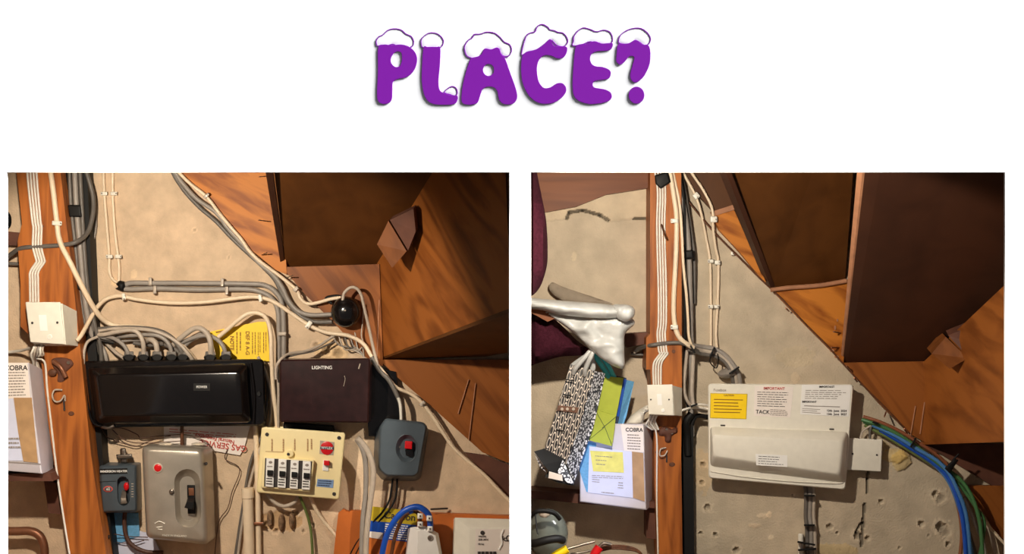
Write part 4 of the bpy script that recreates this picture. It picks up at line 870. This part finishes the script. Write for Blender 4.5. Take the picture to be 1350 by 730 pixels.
cable('short brown pipe between the black box and the metal switch', [(240, 558, .03), (240, 590, .03)], 2.4, 'knot', name='pipe', cat='pipe')
cable('black handle knob and rod on the duct at the bottom left', [(122, 707, .07), (130, 707, .07), (144, 708, .06)], 3.0, 'black_m', name='latch', cat='latch')
# gas notice upside down
t = thing('gas_notice', 'paper notice with upside-down red print behind the metal switch', 'notice', P(270, 598, .006))
slab('paper', [(216, 560), (330, 560), (322, 590), (316, 600), (270, 592), (216, 582)], .006, .004, 'paper', t)
text('GAS SERVICE', 294, 587, .0068, 11, 'red_ink', t, rot=188, bold=.6); text('Natural Frequency', 283, 578, .0068, 7, 'red_ink', t, rot=190, bold=.5)
lines('printed_lines', [(218, 563), (322, 572), (320, 578), (218, 570)], 2, .0066, 'red_ink', t, seed=3, h=.25)
slab('blue_card', [(147, 676), (182, 676), (184, 706), (147, 720)], .012, .008, 'azure', None, label='pale blue card on the wall below the small slate switch', cat='card')
slab('paper', [(147, 690), (200, 704), (215, 735), (215, 800), (150, 800)], .010, .006, 'lilac', None, label='pale paper on the wall at the bottom beside the black duct', cat='paper')
# conduits
t = thing('conduit', 'thick white conduit with an open top beside the metal switch', 'conduit', P(327, 740, .02))
tube('pipe', [(326.5, 648, .024), (328, 700, .024), (330, 800, .024)], 7.0, 'cream', t, straight=True, sides=16); tube('socket', [(326.5, 643, .024), (327, 656, .024)], 8.2, 'cream', t, straight=True, sides=16)
cable('thin white conduit running up behind the cream board', [(337, 560, .014), (340, 650, .014), (342, 800, .014)], 3.6, 'cream', name='conduit', cat='conduit', straight=True)
clip(341, 690, .012, 'rusty clip on the thin white conduit', w=14, h=4, m='copper', group='rusty clips')
cable('green earth cable hanging below the cream board', [(393, 650, .04), (400, 665, .03), (407, 685, .02), (411, 710, .02), (413, 760, .02)], 1.9, 'green_y')
cable('cream cable slanting down right below the cream board', [(408, 652, .03), (417, 672, .02), (428, 688, .016), (440, 702, .014), (455, 722, .012)], 2.6, 'cream')
cable('grey cable drooping in a loop under the cream board', [(352, 650, .03), (362, 662, .03), (375, 667, .03), (388, 662, .03), (394, 652, .03)], 2.6, 'mid_c')

for k, (x, y) in enumerate(((356, 684), (371, 689), (385, 686))):
    pillow('wall_plug', [(x - 3, y - 9), (x + 2, y - 11), (x + 4, y - 2), (x + 3, y + 8), (x - 1, y + 11), (x - 4, y + 3)], .004, .012, 'rubble', amp=.007, cell=.004, soft=.008, freq=60, seed=k, label=('left', 'middle', 'right')[k] + ' of three crusty wall plugs under the cream board', cat='wall plug', group='crusty wall plugs')
# ================================================================== RIGHT CUPBOARD
# coat
pillow('hanging_coat', [(694, 200), (706, 205), (708, 227), (714, 258), (720, 290), (722, 325), (721, 350), (714, 374), (704, 388), (690, 394), (694, 396)], .42, .06, 'maroon', amp=.006, freq=8, cell=.02, soft=.05, label='maroon fluffy coat sleeve cut off by the left edge of the right photo', cat='coat')
pillow('hanging_coat', [(694, 402), (700, 408), (724, 416), (742, 430), (760, 448), (778, 462), (768, 468), (740, 470), (718, 476), (700, 482), (694, 486)], .16, .06, 'maroon', amp=.006, freq=8, cell=.02, soft=.04, label='lower maroon coat behind the polythene bag', cat='coat')
slab('timber_rail', [(694, 395), (704, 400), (735, 418), (722, 424), (700, 412), (694, 408)], .25, .2, 'beam', label='brown wooden rail under the polythene bag at the left edge', cat='rail')
# polythene bag
t = thing('plastic_bag', 'crumpled white polythene bag lying over the rail, upper left of the right photo', 'bag', P(770, 430, .2))
pillow('bag_roll', [(694, 388), (700, 392), (740, 396), (780, 399), (808, 402), (818, 406), (820, 414), (812, 419), (780, 419), (740, 415), (715, 409), (700, 407), (694, 404)], .27, .045, 'bagw', t, amp=.007, freq=14, cell=.005, soft=.03, ridged=True, smooth=170)
pillow('bag_skirt', [(715, 409), (745, 414), (790, 417), (815, 412), (834, 420), (836, 428), (824, 440), (823, 462), (823, 484), (812, 484), (795, 474), (778, 460), (762, 444), (742, 428)], .24, .03, 'bagw', t, amp=.013, freq=11, cell=.005, soft=.03, ridged=True, seed=4, smooth=170)
pillow('bag_neck', [(808, 402), (818, 401), (830, 402), (837, 408), (835, 418), (826, 424), (815, 420), (808, 412)], .28, .035, 'bagw', t, amp=.010, freq=30, cell=.005, soft=.02, ridged=True, seed=9, smooth=170)
pillow('bag_corner', [(728, 372), (742, 378), (766, 386), (790, 394), (808, 401), (780, 402), (750, 398), (732, 390), (724, 380)], .03, .006, 'plaster_sheet', t, amp=.003, cell=.01, soft=.02)
# gift bags
t = thing('gift_bag', 'black paper gift bag with white looped pattern hanging upside down beside the white box', 'bag', P(735, 640, .15))
A_ = [(752, 480, .20), (784, 489, .20), (765, 560, .21), (746, 613, .22), (718, 592, .22), (734, 540, .21)]
slab('front_panel', A_, .20, .195, 'loops', t)
slab('side_panel', [(784, 489, .20), (798, 492, .17), (783, 560, .18), (756, 638, .19), (746, 613, .22), (765, 560, .21)], .2, .195, 'dots', t)
slab('bottom_flap', [(704, 595, .24), (718, 591, .22), (746, 606, .22), (732, 630, .24), (716, 612, .25)], .2, .197, 'black_m', t)
slab('bottom_flap', [(718, 628, .235), (732, 608, .225), (748, 612, .225), (757, 640, .23), (736, 636, .235)], .2, .197, 'black_m', t)
slab('silver_corner', [(742, 606, .228), (757, 638, .232), (748, 636, .24), (735, 622, .238)], .2, .199, 'dots', t)
slab('silver_corner', [(704, 596, .242), (716, 612, .252), (720, 622, .242), (712, 616, .24)], .2, .199, 'dots', t)
decal('price_label', [(724, 621, .247), (741, 626, .243), (742, 634, .240), (723, 630, .243)], .24, 'paper', t)
tg = decal('name_label', [(736, 534, .2135), (763, 537, .2120), (761, 544, .2135), (734, 541, .2150)], .21, 'knot', t)
for x in (741, 748, 756): disc('letter_mark', x, 539, 2.0, 2.0, .2175, .2125, 'mid_c', tg)
for y in (500, 520, 566, 585): tube('printed_arrow', [(746 - (y - 500) * .2, y, .216), (757 - (y - 500) * .2, y + 2, .216), (756 - (y - 500) * .2, y - 3, .216)], .8, 'black_m', t, straight=True)
tube('ribbon_handle', [(756, 492, .205), (760, 484, .22), (770, 472, .23), (778, 463, .23), (781, 466, .23)], 2.8, 'bagw', t); tube('ribbon_handle', [(771, 494, .205), (772, 486, .22), (778, 472, .235), (782, 463, .235), (784, 460, .23)], 3.0, 'bagw', t)
pillow('clear_tag', [(752, 482), (766, 470), (780, 462), (784, 474), (784, 488), (770, 486)], .18, .006, 'bagw', t, amp=.006, cell=.008, soft=.02)
t = thing('gift_bag', 'blue gift bag with a pale speckled side behind the lime envelope', 'bag', P(805, 590, .1))
slab('side_panel', [(824, 500, .125), (836, 503, .11), (826, 548, .115), (810, 592, .12), (808, 586, .13), (815, 550, .13)], .12, .117, 'azure', t)
slab('front_panel', [(798, 492, .13), (826, 498, .13), (816, 552, .13), (808, 590, .13), (775, 582, .13), (780, 540, .13)], .13, .127, 'navy', t)
slab('gold_rim', [(822, 499, .131), (826, 500, .131), (816, 549, .131), (812, 548, .131)], .13, .128, 'blue_c', t)
t = thing('envelope', 'lime green envelope over a lime card leaning against the patterned gift bag', 'envelope', P(795, 588, .13))
slab('card', [(798, 496, .15), (822, 498, .15), (818, 520, .15), (812, 550, .15), (784, 545, .15), (792, 516, .15)], .15, .147, 'lime', t)
slab('envelope_body', [(785, 540, .158), (812, 548, .158), (810, 566, .158), (807, 588, .158), (776, 580, .158), (780, 560, .158)], .158, .1545, 'lime', t)
tube('flap_edge', [(812, 549, .1585), (804, 556, .1588), (794, 564, .1588)], .5, 'green_y', t, straight=True); tube('flap_edge', [(785, 541, .1585), (797, 562, .1588), (807, 587, .1588)], .4, 'green_y', t, straight=True); tube('flap_edge', [(798, 562, .1588), (777, 579, .1588)], .35, 'green_y', t, straight=True)
cable('teal ribbon handle rising from the blue gift bag, left one', [(804, 500, .14), (796, 486, .16), (788, 474, .17), (783, 462, .17)], 3.4, 'teal', name='ribbon', cat='ribbon')
cable('teal ribbon handle rising from the blue gift bag, right one', [(810, 497, .14), (803, 484, .155), (796, 474, .16), (788, 463, .17)], 3.0, 'teal', name='ribbon', cat='ribbon')
# white box with papers
t = thing('panel_box', 'white box with papers and brown tape on its front, right photo', 'box', P(815, 668, .08))
loft('case', [([(775, 557), (864, 556), (863, 610), (860, 665), (778, 662)], .02), ([(765, 557), (849, 559), (850, 610), (852, 672), (764.5, 661)], .136), ([(766, 558), (848, 560), (849, 610), (851, 670.5), (765.5, 660)], .138)], 'boiler', t, smooth=20)
decal('printed_label', [(818, 559), (848, 561), (849, 596), (823, 595)], .138, 'paper', t); text('COBRA', 836, 566.5, .1387, 6.8, 'ink', t, rot=1, bold=1); lines('printed_lines', [(826, 571), (847, 572), (847, 594), (826, 593)], 6, .1385, 'ink_g', t, seed=6)
decal('blue_folder', [(768, 580), (786, 584), (784, 650), (773, 648), (764, 620)], .1385, 'azure', t)
decal('paper_sheet', [(777, 588), (833, 595), (834.5, 656), (775, 649)], .1395, 'lilac', t)
decal('yellow_note', [(778, 594), (821, 596), (822.5, 623), (782, 621)], .1405, 'note', t); lines('handwriting', [(783, 598), (812, 600), (812, 616), (785, 614)], 3, .1408, 'ink_g', t, seed=4, h=.18, ragged=.5)
lines('printed_lines', [(778, 625), (826, 627), (826, 632), (778, 630)], 2, .1402, 'ink_g', t, seed=3, h=.25); lines('printed_lines', [(812, 634), (824, 635), (824, 645), (810, 644)], 3, .1402, 'ink_g', t, seed=2, h=.3, u0=.3)
lines('printed_lines', [(780, 630), (792, 631), (792, 637), (780, 636)], 2, .1402, 'ink_g', t, seed=7, h=.3); lines('printed_lines', [(792, 647), (812, 649), (812, 652), (792, 650)], 1, .1402, 'ink_g', t, seed=7, h=.4)
decal('parcel_tape', [(833, 595), (848, 597), (850, 661), (834.5, 656)], .1395, 'tape', t)
pillow('pipe_cover', [(826, 560), (832, 548), (846, 538), (854, 534), (856, 540), (850, 546), (846, 558)], .08, .02, 'w_pvc', amp=.002, cell=.008, soft=.015, label='white moulded pipe cover above the white box', cat='cover')
# glass and tools
t = thing('glass_jar', 'smoky round glass jar with a dark strap at the lower left of the right photo', 'jar', P(722, 740, .15))
disc('jar_body', 722, 704, 27, 34, .20, .12, 'clear', t, dome=.05)
tube('strap', [(694, 690, .20), (704, 676, .23), (716, 673, .235), (730, 676, .23), (738, 684, .22)], 2.8, 'black_m', t); tube('strap', [(696, 716, .22), (705, 716, .25), (720, 712, .258), (734, 710, .25), (742, 712, .235)], 5.0, 'black_m', t)
tube('strap', [(706, 678, .235), (707, 692, .245), (709, 704, .255)], 1.0, 'black_m', t); pillow('label_scrap', [(710, 676), (720, 673), (726, 677), (720, 682), (713, 681)], .232, .005, 'mid_c', t, cell=.006, soft=.01)
t = thing('screwdriver', 'screwdriver with a yellow handle and steel shaft at the bottom of the right photo', 'screwdriver', P(750, 728, .2))
tube('handle', [(722, 740, .22), (734, 731, .22), (741, 727, .22), (748, 723, .22)], 5.4, 'yellow', t); tube('shaft', [(746, 724, .22), (765, 718.5, .215), (784, 713.5, .21)], 1.7, 'steel', t, straight=True)
t = thing('pliers', 'red handled tool lying beside the yellow screwdriver', 'tool', P(785, 730, .2))
tube('handle', [(780, 742, .21), (784, 730, .21), (790, 721, .21)], 5.6, 'red', t); tube('jaw', [(789, 722, .2), (796, 716, .2), (806, 718, .2)], 2.2, 'steel', t); tube('second_handle', [(752, 730, .2), (768, 728, .2), (784, 724, .2)], 1.3, 'steel', t)
for i in range(3):
    cable(('upper', 'middle', 'lower')[i] + ' loop of dark brown flex beside the red handle at the bottom', [(792, 722 + i * 2, .18), (806, 719 + i * 2, .185), (826, 720 + i * 2, .185), (842, 726 + i, .18), (850, 740 + i, .18), (848, 760 + i, .18)], 1.3, 'knot', group='loops of brown flex')
# cables on the right post
for i in range(4):
    a = i * 3.4
    cable(ORD4[i] + ' of the four flat white cables running down the right post',
          [(858 + a * 1.3, 205, .13), (864 + a * 1.1, 230, .12), (867 + a, 255), (866 + a, 300), (868 + a, 380), (868 + a, 425), (866.5 + a, 440), (868.5 + a, 462), (870 + a, 466), (862.5 + a, 477), (861 + a, 490), (862 + a * .9, 512)], 1.25, 'white_c', d=.104, group='flat white cables on the right post')
tape([(863, 231), (880, 226), (884, 240), (871, 249), (864, 242)], .13, 'black tape round the cables at the top of the right post')
cable('thick cream cable down the right post, bending right at the grey cable', [(878, 205, .12), (884, 232, .115), (889, 262, .108), (892, 290, .108), (891, 340, .108), (888, 400, .108), (890, 430, .108), (896, 445, .106), (905, 453, .10), (914, 458, .09)], 3.2, 'cream')
clip(889, 291, .104, 'white clip high on the thick cream cable, right post', w=10, h=6, nail=-1); clip(889, 431, .104, 'white clip low on the thick cream cable, right post', w=10, h=6, nail=-1)
cable('thin cream cable beside the thick one on the right post', [(882, 205, .10), (890, 240, .10), (896, 270, .10), (899, 310, .10), (901, 350, .10), (905, 390, .095), (907, 420, .09), (908, 442, .085), (912, 456, .08)], 1.9, 'cream')
for pts, r, m, lb in (([(884, 205, .08), (896, 245, .08), (904, 290, .07), (908, 330, .06), (910, 400, .05), (911, 450, .05), (912, 520, .04), (912, 575, .04)], 3.6, 'grey_c', 'thick grey upright cable right of the right post'),
                      ([(892, 205, .06), (902, 250, .05), (910, 300, .04), (915, 340, .03), (915, 400, .02)], 2.6, 'grey_d', 'dark grey upright cable nearest the plaster, right cupboard'),
                      ([(888, 205, .09), (897, 235, .09), (902, 270, .08), (903, 330, .07), (903, 420, .06), (903, 500, .05), (905, 530, .045), (912, 542, .04)], 1.8, 'black_m', 'thin black upright cable in the gap beside the right post'),
                      ([(907, 452, .07), (904, 480, .06), (902, 510, .06), (906, 528, .06), (916, 538, .05), (932, 543, .04)], 2.2, 'mid_c', 'pale cable curving from the upright bundle into the white unit'),
                      ([(914, 462, .05), (913, 490, .05), (912, 515, .05), (914, 534, .05)], 2.8, 'mid_c', 'pale upright cable above the black duct, right cupboard')):
    cable(lb, pts, r, m)
tape([(903, 330), (914, 329), (915, 341), (904, 341)], .072, 'black tape wrapped round the upright grey cables, right cupboard')
cable('white cable crossing from the right junction box to the white unit', [(896, 542, .1), (908, 538, .09), (920, 537, .07), (940, 540, .05)], 1.6, 'white_c'); cable('second white cable just above it into the white unit', [(912, 534, .08), (925, 533, .07), (942, 536, .05)], 1.6, 'white_c')
tie(915, 534, .10, 5, 'black tie where the cables turn into the white unit', rot=-20)
cable('black cable bending into the top of the black duct', [(912, 545, .06), (905, 556, .06), (906, 575, .05), (907, 600, .05)], 5.0, 'black_m')
cable('dark cable from the duct to the underside of the white unit', [(912, 560, .05), (918, 548, .05), (936, 550, .04)], 3.0, 'black_m')
# grey cable across
cable('grey cable crossing the right post behind the white cables', [(838, 463, .03), (846, 458, .06), (858, 455, .103), (880, 452, .104), (898, 452, .104), (910, 457, .09), (920, 463, .06)], 2.6, 'grey_d')
cable('grey cable from the left edge behind the gift bag', [(694, 466, .03), (700, 463, .03), (740, 464, .03), (778, 465, .03)], 2.6, 'grey_d'); cable('second grey cable stub just left of the right post', [(832, 466, .02), (842, 467, .02), (852, 467, .02)], 2.2, 'grey_d'); cable('grey cable rising beside the second stub', [(836, 465, .03), (842, 459, .035), (850, 456, .04)], 2.0, 'mid_c')
for k, (dy, r, m, lb) in enumerate(((0, 3.4, 'grey_c', 'upper grey cable arching over into the top of the white unit'), (5, 3.0, 'mid_c', 'middle pale cable arching into the top of the white unit'), (9, 2.8, 'grey_d', 'lower dark grey cable arching into the top of the white unit'))):
    cable(lb, [(908, 455 + dy * .6, .08), (925, 457 + dy, .05), (942, 460 + dy, .045), (956, 468 + dy, .045), (966 - dy * .3, 480 + dy, .045), (973 - dy * .8, 492 + dy * .5, .045), (977 - dy, 515, .03)], r, m)
tie(913, 460, .09, 6, 'black tie at the left end of the grey arch', rot=60); tie(939, 464, .065, 7, 'black tie at the crown of the grey arch', rot=-65); tie(968, 488, .065, 8, 'black tie near the foot of the grey arch', rot=-35)
pillow('cable_bulge', [(946, 493), (952, 487), (962, 484), (970, 486), (972, 493), (962, 498), (952, 498)], .03, .03, 'grey_c', amp=.001, cell=.006, soft=.015, label='short grey cable loop under the grey arch', cat='cable')
cable('thin tie tail looping below the crown of the grey arch', [(938, 468, .06), (936, 477, .06), (944, 485, .05), (947, 476, .06), (946, 466, .06)], .8, 'black_m')
# two cream cables with clips
cable('left one of two cream cables crossing the stair board and dropping to the grey arch', [(890, 205, .035), (903, 232, .035), (916, 256, .035), (924, 280, .03), (930, 310, .012), (936, 345, .01), (937, 400, .01), (937, 462, .012), (937, 468, .03)], 1.9, 'cream')
cable('right one of two cream cables crossing the stair board and dropping to the grey arch', [(898, 205, .035), (912, 228, .035), (928, 252, .035), (939, 276, .035), (940, 300, .03), (943, 325, .02), (947, 347, .01), (946, 400, .01), (944, 440, .01), (946, 466, .03)], 1.9, 'cream')
clip(918, 258, .03, 'white clip on the left cream cable over the stair board', rot=50, w=8, h=8); clip(941, 289, .03, 'white clip on the right cream cable at the edge of the stair board', w=9, h=8)
clip(937, 344, .006, 'white clip on the left cream cable, middle row of the right cupboard', w=8, h=5, nail=-1); clip(946, 346, .006, 'white clip on the right cream cable, middle row of the right cupboard', w=8, h=6)
clip(937, 404, .006, 'white clip on the left cream cable, lower row of the right cupboard', w=7, h=5, nail=-1); clip(945, 404, .006, 'white clip on the right cream cable, lower row of the right cupboard', w=7, h=5)
clip(966, 334, .004, 'lone white clip on the edge of the slope', w=5, h=5)
cable('thin dark cable along the slope between plaster and stair boards', [(905, 262, .03), (925, 287, .026), (945, 310, .026), (975, 340, .026), (1005, 370, .024), (1030, 393, .022), (1060, 425, .022), (1090, 455, .022), (1112, 480, .022), (1140, 510, .02), (1170, 540, .02), (1200, 572, .02)], 1.1, 'knot')
for a, b, lb in (((1040, 410), (1036, 406), 'bent nail on the slope below the grey fillet'), ((1108, 439), (1099, 437), 'nail in the lit stair board beside the pale edge, upper'), ((1106, 458), (1096, 458), 'nail in the lit stair board beside the pale edge, lower'), ((1124, 490), (1116, 482), 'nail at the foot of the pale edge board'), ((1130, 503), (1126, 498), 'nail on the slope above the white unit'), ((1196, 571), (1192, 565), 'nail at the lower end of the slope'), ((1168, 543), (1166, 549), 'small nail part way along the lower slope')):
    nail(a, b, .02, lb, r=1.0, m='copper')
for (x, y, rx, ry) in ((1097, 462, 3, 2), (1103, 470, 3, 2), (1101, 432, 1.4, 3), (1104, 422, 1.2, 2)): disc('glue_spot', x, y, rx, ry, .0215, .019, 'edge', sr)
nail((872, 296), (878, 314), .12, 'rusty nail lying across the white cables on the right post', r=1.2, m='knot')
# junction box
t = thing('junction_box', 'white square junction box on the right post', 'junction box', P(875, 548, .1))
slab('box_body', [(855, 508, .158), (887, 508, .158), (889, 547, .158), (856, 546, .158)], .158, .1, 'w_pvc', t, back=[(862, 511, .1), (899, 511, .1), (899, 548, .1), (862, 548, .1)])
rbox('cover_plate', [(853, 507), (886.5, 506.5), (888.5, 547.5), (855, 546)], .165, .158, 'w_pvc', t, r=1, bev=1)
screw(858, 526.5, .165, 1.1, t); screw(882, 526.5, .165, 1.1, t); decal('blank_panel', [(866, 519), (872, 519), (873, 534), (867, 534)], .1652, 'white', t); disc('knockout', 874, 541, 2.2, 2.4, .1662, .163, 'white', t)
for i in range(5):
    cable(ORD7[i] + ' cable tail from the left curling out under the right junction box', [(858 + i * 2.4, 545, .13), (856 + i * 2, 552, .13), (852 + i * 3, 560 - i, .12), (860 + i * 2, 566, .11)], 1.2, ('white_c', 'mid_c')[i % 2], group='cable tails under the right junction box')
cable('thin white cable running down the left edge of the right post', [(858, 556, .115), (863, 562, .112), (866, 580, .106), (866, 620, .104), (866, 670, .104), (868, 745, .104)], 1.1, 'white_c')
t = thing('old_lock_fitting', 'tarnished latch remains screwed to the right post below the junction box', 'latch', P(880, 590, .1))
pillow('plate', [(868, 566), (876, 562), (886, 565), (892, 562), (893, 570), (886, 574), (884, 583), (877, 582), (876, 575), (869, 574)], .101, .008, 'rail', t, amp=.003, cell=.005, soft=.01)
screw(879, 566, .106, 1.8, t, 'steel'); screw(886, 571, .106, 1.4, t, 'steel'); tube('hook', [(878, 590, .104), (871, 592, .11), (870, 600, .112), (876, 600, .11), (880, 594, .106)], .9, 'mid_c', t); tube('slot', [(879, 600, .101), (879, 609, .101)], 1.1, 'ink', t, straight=True)
# consumer unit
t = thing('consumer_unit', 'large white consumer unit with yellow and white labels and a closed flap', 'fuse board', P(1025, 640, .03))
base = [(933.5, 505.5), (1125.5, 506.5), (1114.5, 645.5), (934, 630)]
loft('base', [(roundp([(940, 508), (1124, 510), (1114, 645), (940, 628)], 5), .0), (roundp([(936, 506), (1125, 508), (1114, 645), (935, 629)], 5), .052), (roundp(base, 5), .056), (roundp(base, 5), .062), (roundp(offset_poly(base, 1.2), 5), .065)], 'w_pvc', t)
cvb = [(935, 561), (1114, 568), (1116, 642), (936, 616)]
loft('door', [(roundp([(936, 562), (1118, 569), (1114, 636), (936, 614)], 5), .064), (roundp([(937, 563), (1117, 570), (1113, 634), (937, 612)], 5), .074), (roundp([(938, 571), (1113, 579), (1108, 627), (939, 603)], 6), .094),
    (roundp([(939, 573), (1111, 581), (1106, 625), (941, 601)], 6), .099), (roundp([(941, 575), (1108, 583), (1104, 623), (943, 600)], 6), .100)], 'w_pvc', t)
tube('lower_lip', [(937, 621, .066), (980, 628, .067), (1040, 634, .067), (1100, 637, .067), (1112, 635, .066)], .8, 'w_pvc', t)
decal('yellow_label', [(936.5, 518), (985.5, 519), (984, 552.5), (936, 551)], .0652, 'yellow_d', t); yq = decal('yellow_face', [(937.3, 518.8), (984.6, 519.8), (983.2, 551.7), (936.9, 550.2)], .0658, 'yellow', t)
text('CAUTION', 961, 521, .0666, 3, 'gold', t, rot=1, bold=1); lines('printed_lines', [(939, 524), (983, 525), (982, 546), (939, 545)], 5, .0663, 'gold', t, seed=1, h=.26, words=False)
text('Fusebox', 949, 514, .0655, 5, 'ink_g', t)
decal('white_label', [(995, 508.5), (1046, 510), (1042, 550), (994, 548)], .0652, 'paper', t); text('IMPORTANT', 1020.5, 512, .0662, 5.0, 'red_ink', t, rot=1, bold=.6)
lines('printed_lines', [(996, 515), (1044, 516), (1043, 537.5), (996, 536)], 7, .066, 'ink', t, seed=3, h=.22); text('TACK', 1005.5, 543, .0662, 7.0, 'ink', t, rot=2, bold=.4); lines('printed_lines', [(1014, 538.5), (1042, 540), (1041, 549), (1014, 547.5)], 4, .066, 'ink_g', t, seed=6, h=.35)
decal('white_label', [(1057, 507), (1122, 507.5), (1119, 549), (1055, 546)], .0654, 'white', t); text('IMPORTANT', 1090, 509.8, .0664, 3.6, 'ink', t, bold=.8); text('IMPORTANT', 1067, 529.5, .0664, 3.4, 'ink', t, rot=1, bold=.8)
lines('printed_lines', [(1059, 513), (1119, 513.5), (1118, 526.5), (1058, 526)], 5, .0662, 'ink_g', t, seed=5, h=.28); lines('printed_lines', [(1057, 533), (1118, 535), (1118, 538), (1057, 536)], 1, .0662, 'ink_g', t, seed=5, h=.3, words=False); lines('printed_lines', [(1056, 537), (1084, 538.5), (1084, 546), (1056, 544)], 3, .0662, 'ink_g', t, seed=8, h=.25, words=False)
text('12th  June  2024', 1103, 541.3, .0664, 4.0, 'ink', t, rot=1, bold=.2); text('12th  June  2027', 1103, 545.8, .0664, 4.0, 'ink', t, rot=1, bold=.2)
for x, y in ((953, 560.5), (1096.5, 565.5)): rbox('catch', [(x - 3.2, y - 1), (x + 3.2, y - .8), (x + 3.2, y + 1.2), (x - 3.2, y + 1)], .0665, .06, 'ink', t, r=.6, bev=.4)
decal('hand_label', [(996, 598, .1003), (1038, 600, .1003), (1038, 615.5, .1003), (997, 613, .1003)], .1003, 'white', t); lines('handwriting', [(998, 599.5), (1037, 601.5), (1037, 614), (998, 612)], 4, .1006, 'ink', t, seed=11, h=.2, ragged=.4)
# smaller box to its right
t = thing('junction_box', 'flat white blanking box tucked behind the right side of the white unit', 'junction box', P(1142, 621, .02))
rbox('box', [(1118, 577), (1163.5, 579), (1161.5, 621.5), (1116, 619)], .040, 0, 'w_pvc', t, r=1.5, bev=1.2); screw(1156, 599.5, .04, 1.3, t); screw(1124, 598, .04, 1.3, t)
cable('pale loop of cable rising from the small blanking box to the bundle', [(1134, 580, .02), (1137, 569, .025), (1146, 562, .03), (1154, 558, .03)], 1.4, 'mid_c'); cable('dark cable into the top of the small blanking box', [(1147, 580, .02), (1147, 568, .03), (1150, 558, .03)], 1.8, 'grey_d')
# cable bundle on the right
bund = [('green cable along the top of the bundle, spreading to the lower right', [(1136, 553, .03), (1152, 558, .04), (1176, 568, .045), (1202, 584, .05), (1226, 602, .06), (1248, 618, .07), (1268, 634, .075), (1282, 656, .08), (1292, 690, .08), (1296, 740, .08)], 2.6, 'green_c'),
 ('second green cable swinging out to the lower right', [(1138, 556, .025), (1160, 563, .035), (1190, 580, .04), (1220, 600, .05), (1246, 621, .06), (1266, 640, .065), (1286, 668, .07), (1298, 690, .07), (1290, 740, .07)], 2.2, 'green_c'),
 ('brown cable at the outer edge of the bundle', [(1138, 549, .03), (1160, 556, .04), (1186, 568, .045), (1212, 584, .05), (1236, 600, .05), (1252, 616, .05)], 2.4, 'brown_c'),
 ('upper blue cable of the bundle bending down', [(1150, 560, .035), (1180, 574, .045), (1206, 590, .055), (1234, 606, .065), (1250, 622, .075), (1262, 645, .08), (1274, 680, .08), (1280, 740, .08)], 2.6, 'blue_r'),
 ('middle blue cable of the bundle bending down', [(1160, 566, .03), (1190, 584, .04), (1222, 604, .05), (1246, 624, .06), (1260, 650, .07), (1270, 690, .075), (1274, 740, .075)], 3.0, 'blue_c'),
 ('lower blue cable of the bundle bending down', [(1170, 572, .03), (1200, 590, .04), (1232, 612, .05), (1252, 636, .06), (1266, 672, .065), (1276, 705, .065), (1284, 745, .065)], 3.0, 'blue_r'),
 ('dark green cable along the underside of the bundle', [(1140, 560, .02), (1170, 576, .03), (1205, 597, .035), (1238, 618, .04), (1250, 632, .045)], 2.4, 'green_y'),
 ('red-brown cable running down left of the blue ones', [(1248, 628, .03), (1258, 650, .03), (1266, 680, .03), (1268, 710, .03), (1264, 745, .03)], 2.6, 'brown_c'),
 ('white cable slanting down to the right edge', [(1252, 622, .04), (1274, 650, .04), (1290, 672, .04), (1306, 696, .04), (1335, 728, .04)], 2.0, 'cream'),
 ('pale grey cable dropping behind the green ones', [(1272, 655, .03), (1286, 690, .03), (1296, 715, .03), (1300, 745, .03)], 2.6, 'grey_c'),
 ('grey cable at the far lower right', [(1290, 672, .03), (1306, 700, .03), (1316, 745, .03)], 3.0, 'mid_c'),
 ('dark grey cable beneath the blue ones at the bottom', [(1262, 650, .03), (1276, 700, .03), (1290, 745, .03)], 3.4, 'grey_d')]
for lb, pts, r, m in bund: cable(lb, pts, r, m)
tie(1154, 557, .05, 4, 'black tie near the start of the coloured bundle', rot=20); tie(1204, 583, .06, 7, 'black tie in the middle of the coloured bundle', rot=-60)
tape([(1245, 617), (1258, 604), (1264, 606), (1252, 624)], .09, 'wide black tie round the coloured bundle where the blue cables bend')
cable('tie tail sticking up from the wide black tie', [(1256, 607, .09), (1264, 598, .095)], 1.2, 'black_m')
# cables below the unit
for i, (x, m, r, lb) in enumerate(((1063, 'grey_d', 3.0, 'dark grey cable dropping from the white unit, left one of three'), (1068, 'grey_c', 3.2, 'grey cable dropping from the white unit, middle one of three'), (1073, 'mid_c', 2.6, 'pale cable dropping from the white unit, right one of three'))):
    cable(lb, [(x - 1, 640, .03), (x, 655, .025), (x - .5, 680, .02), (x + 1.2, 700, .02), (x + 2, 760, .02)], r, m)
tie(1067, 653, .04, 7, 'upper black tie below the white unit'); tie(1067, 692, .035, 7, 'lower black tie below the white unit'); tie(1063, 716, .05, 12, 'black band round the cables and white trunking, upper', rot=10); tie(1064, 724, .05, 12, 'black band round the cables and white trunking, lower', rot=-4)
t = thing('conduit', 'white conduit end strapped beside the cables below the white unit', 'conduit', P(1057, 740, .02)); rbox('pipe', [(1052, 703), (1059, 703), (1061, 800), (1053, 800)], .035, .005, 'w_pvc', t, r=2, bev=3)
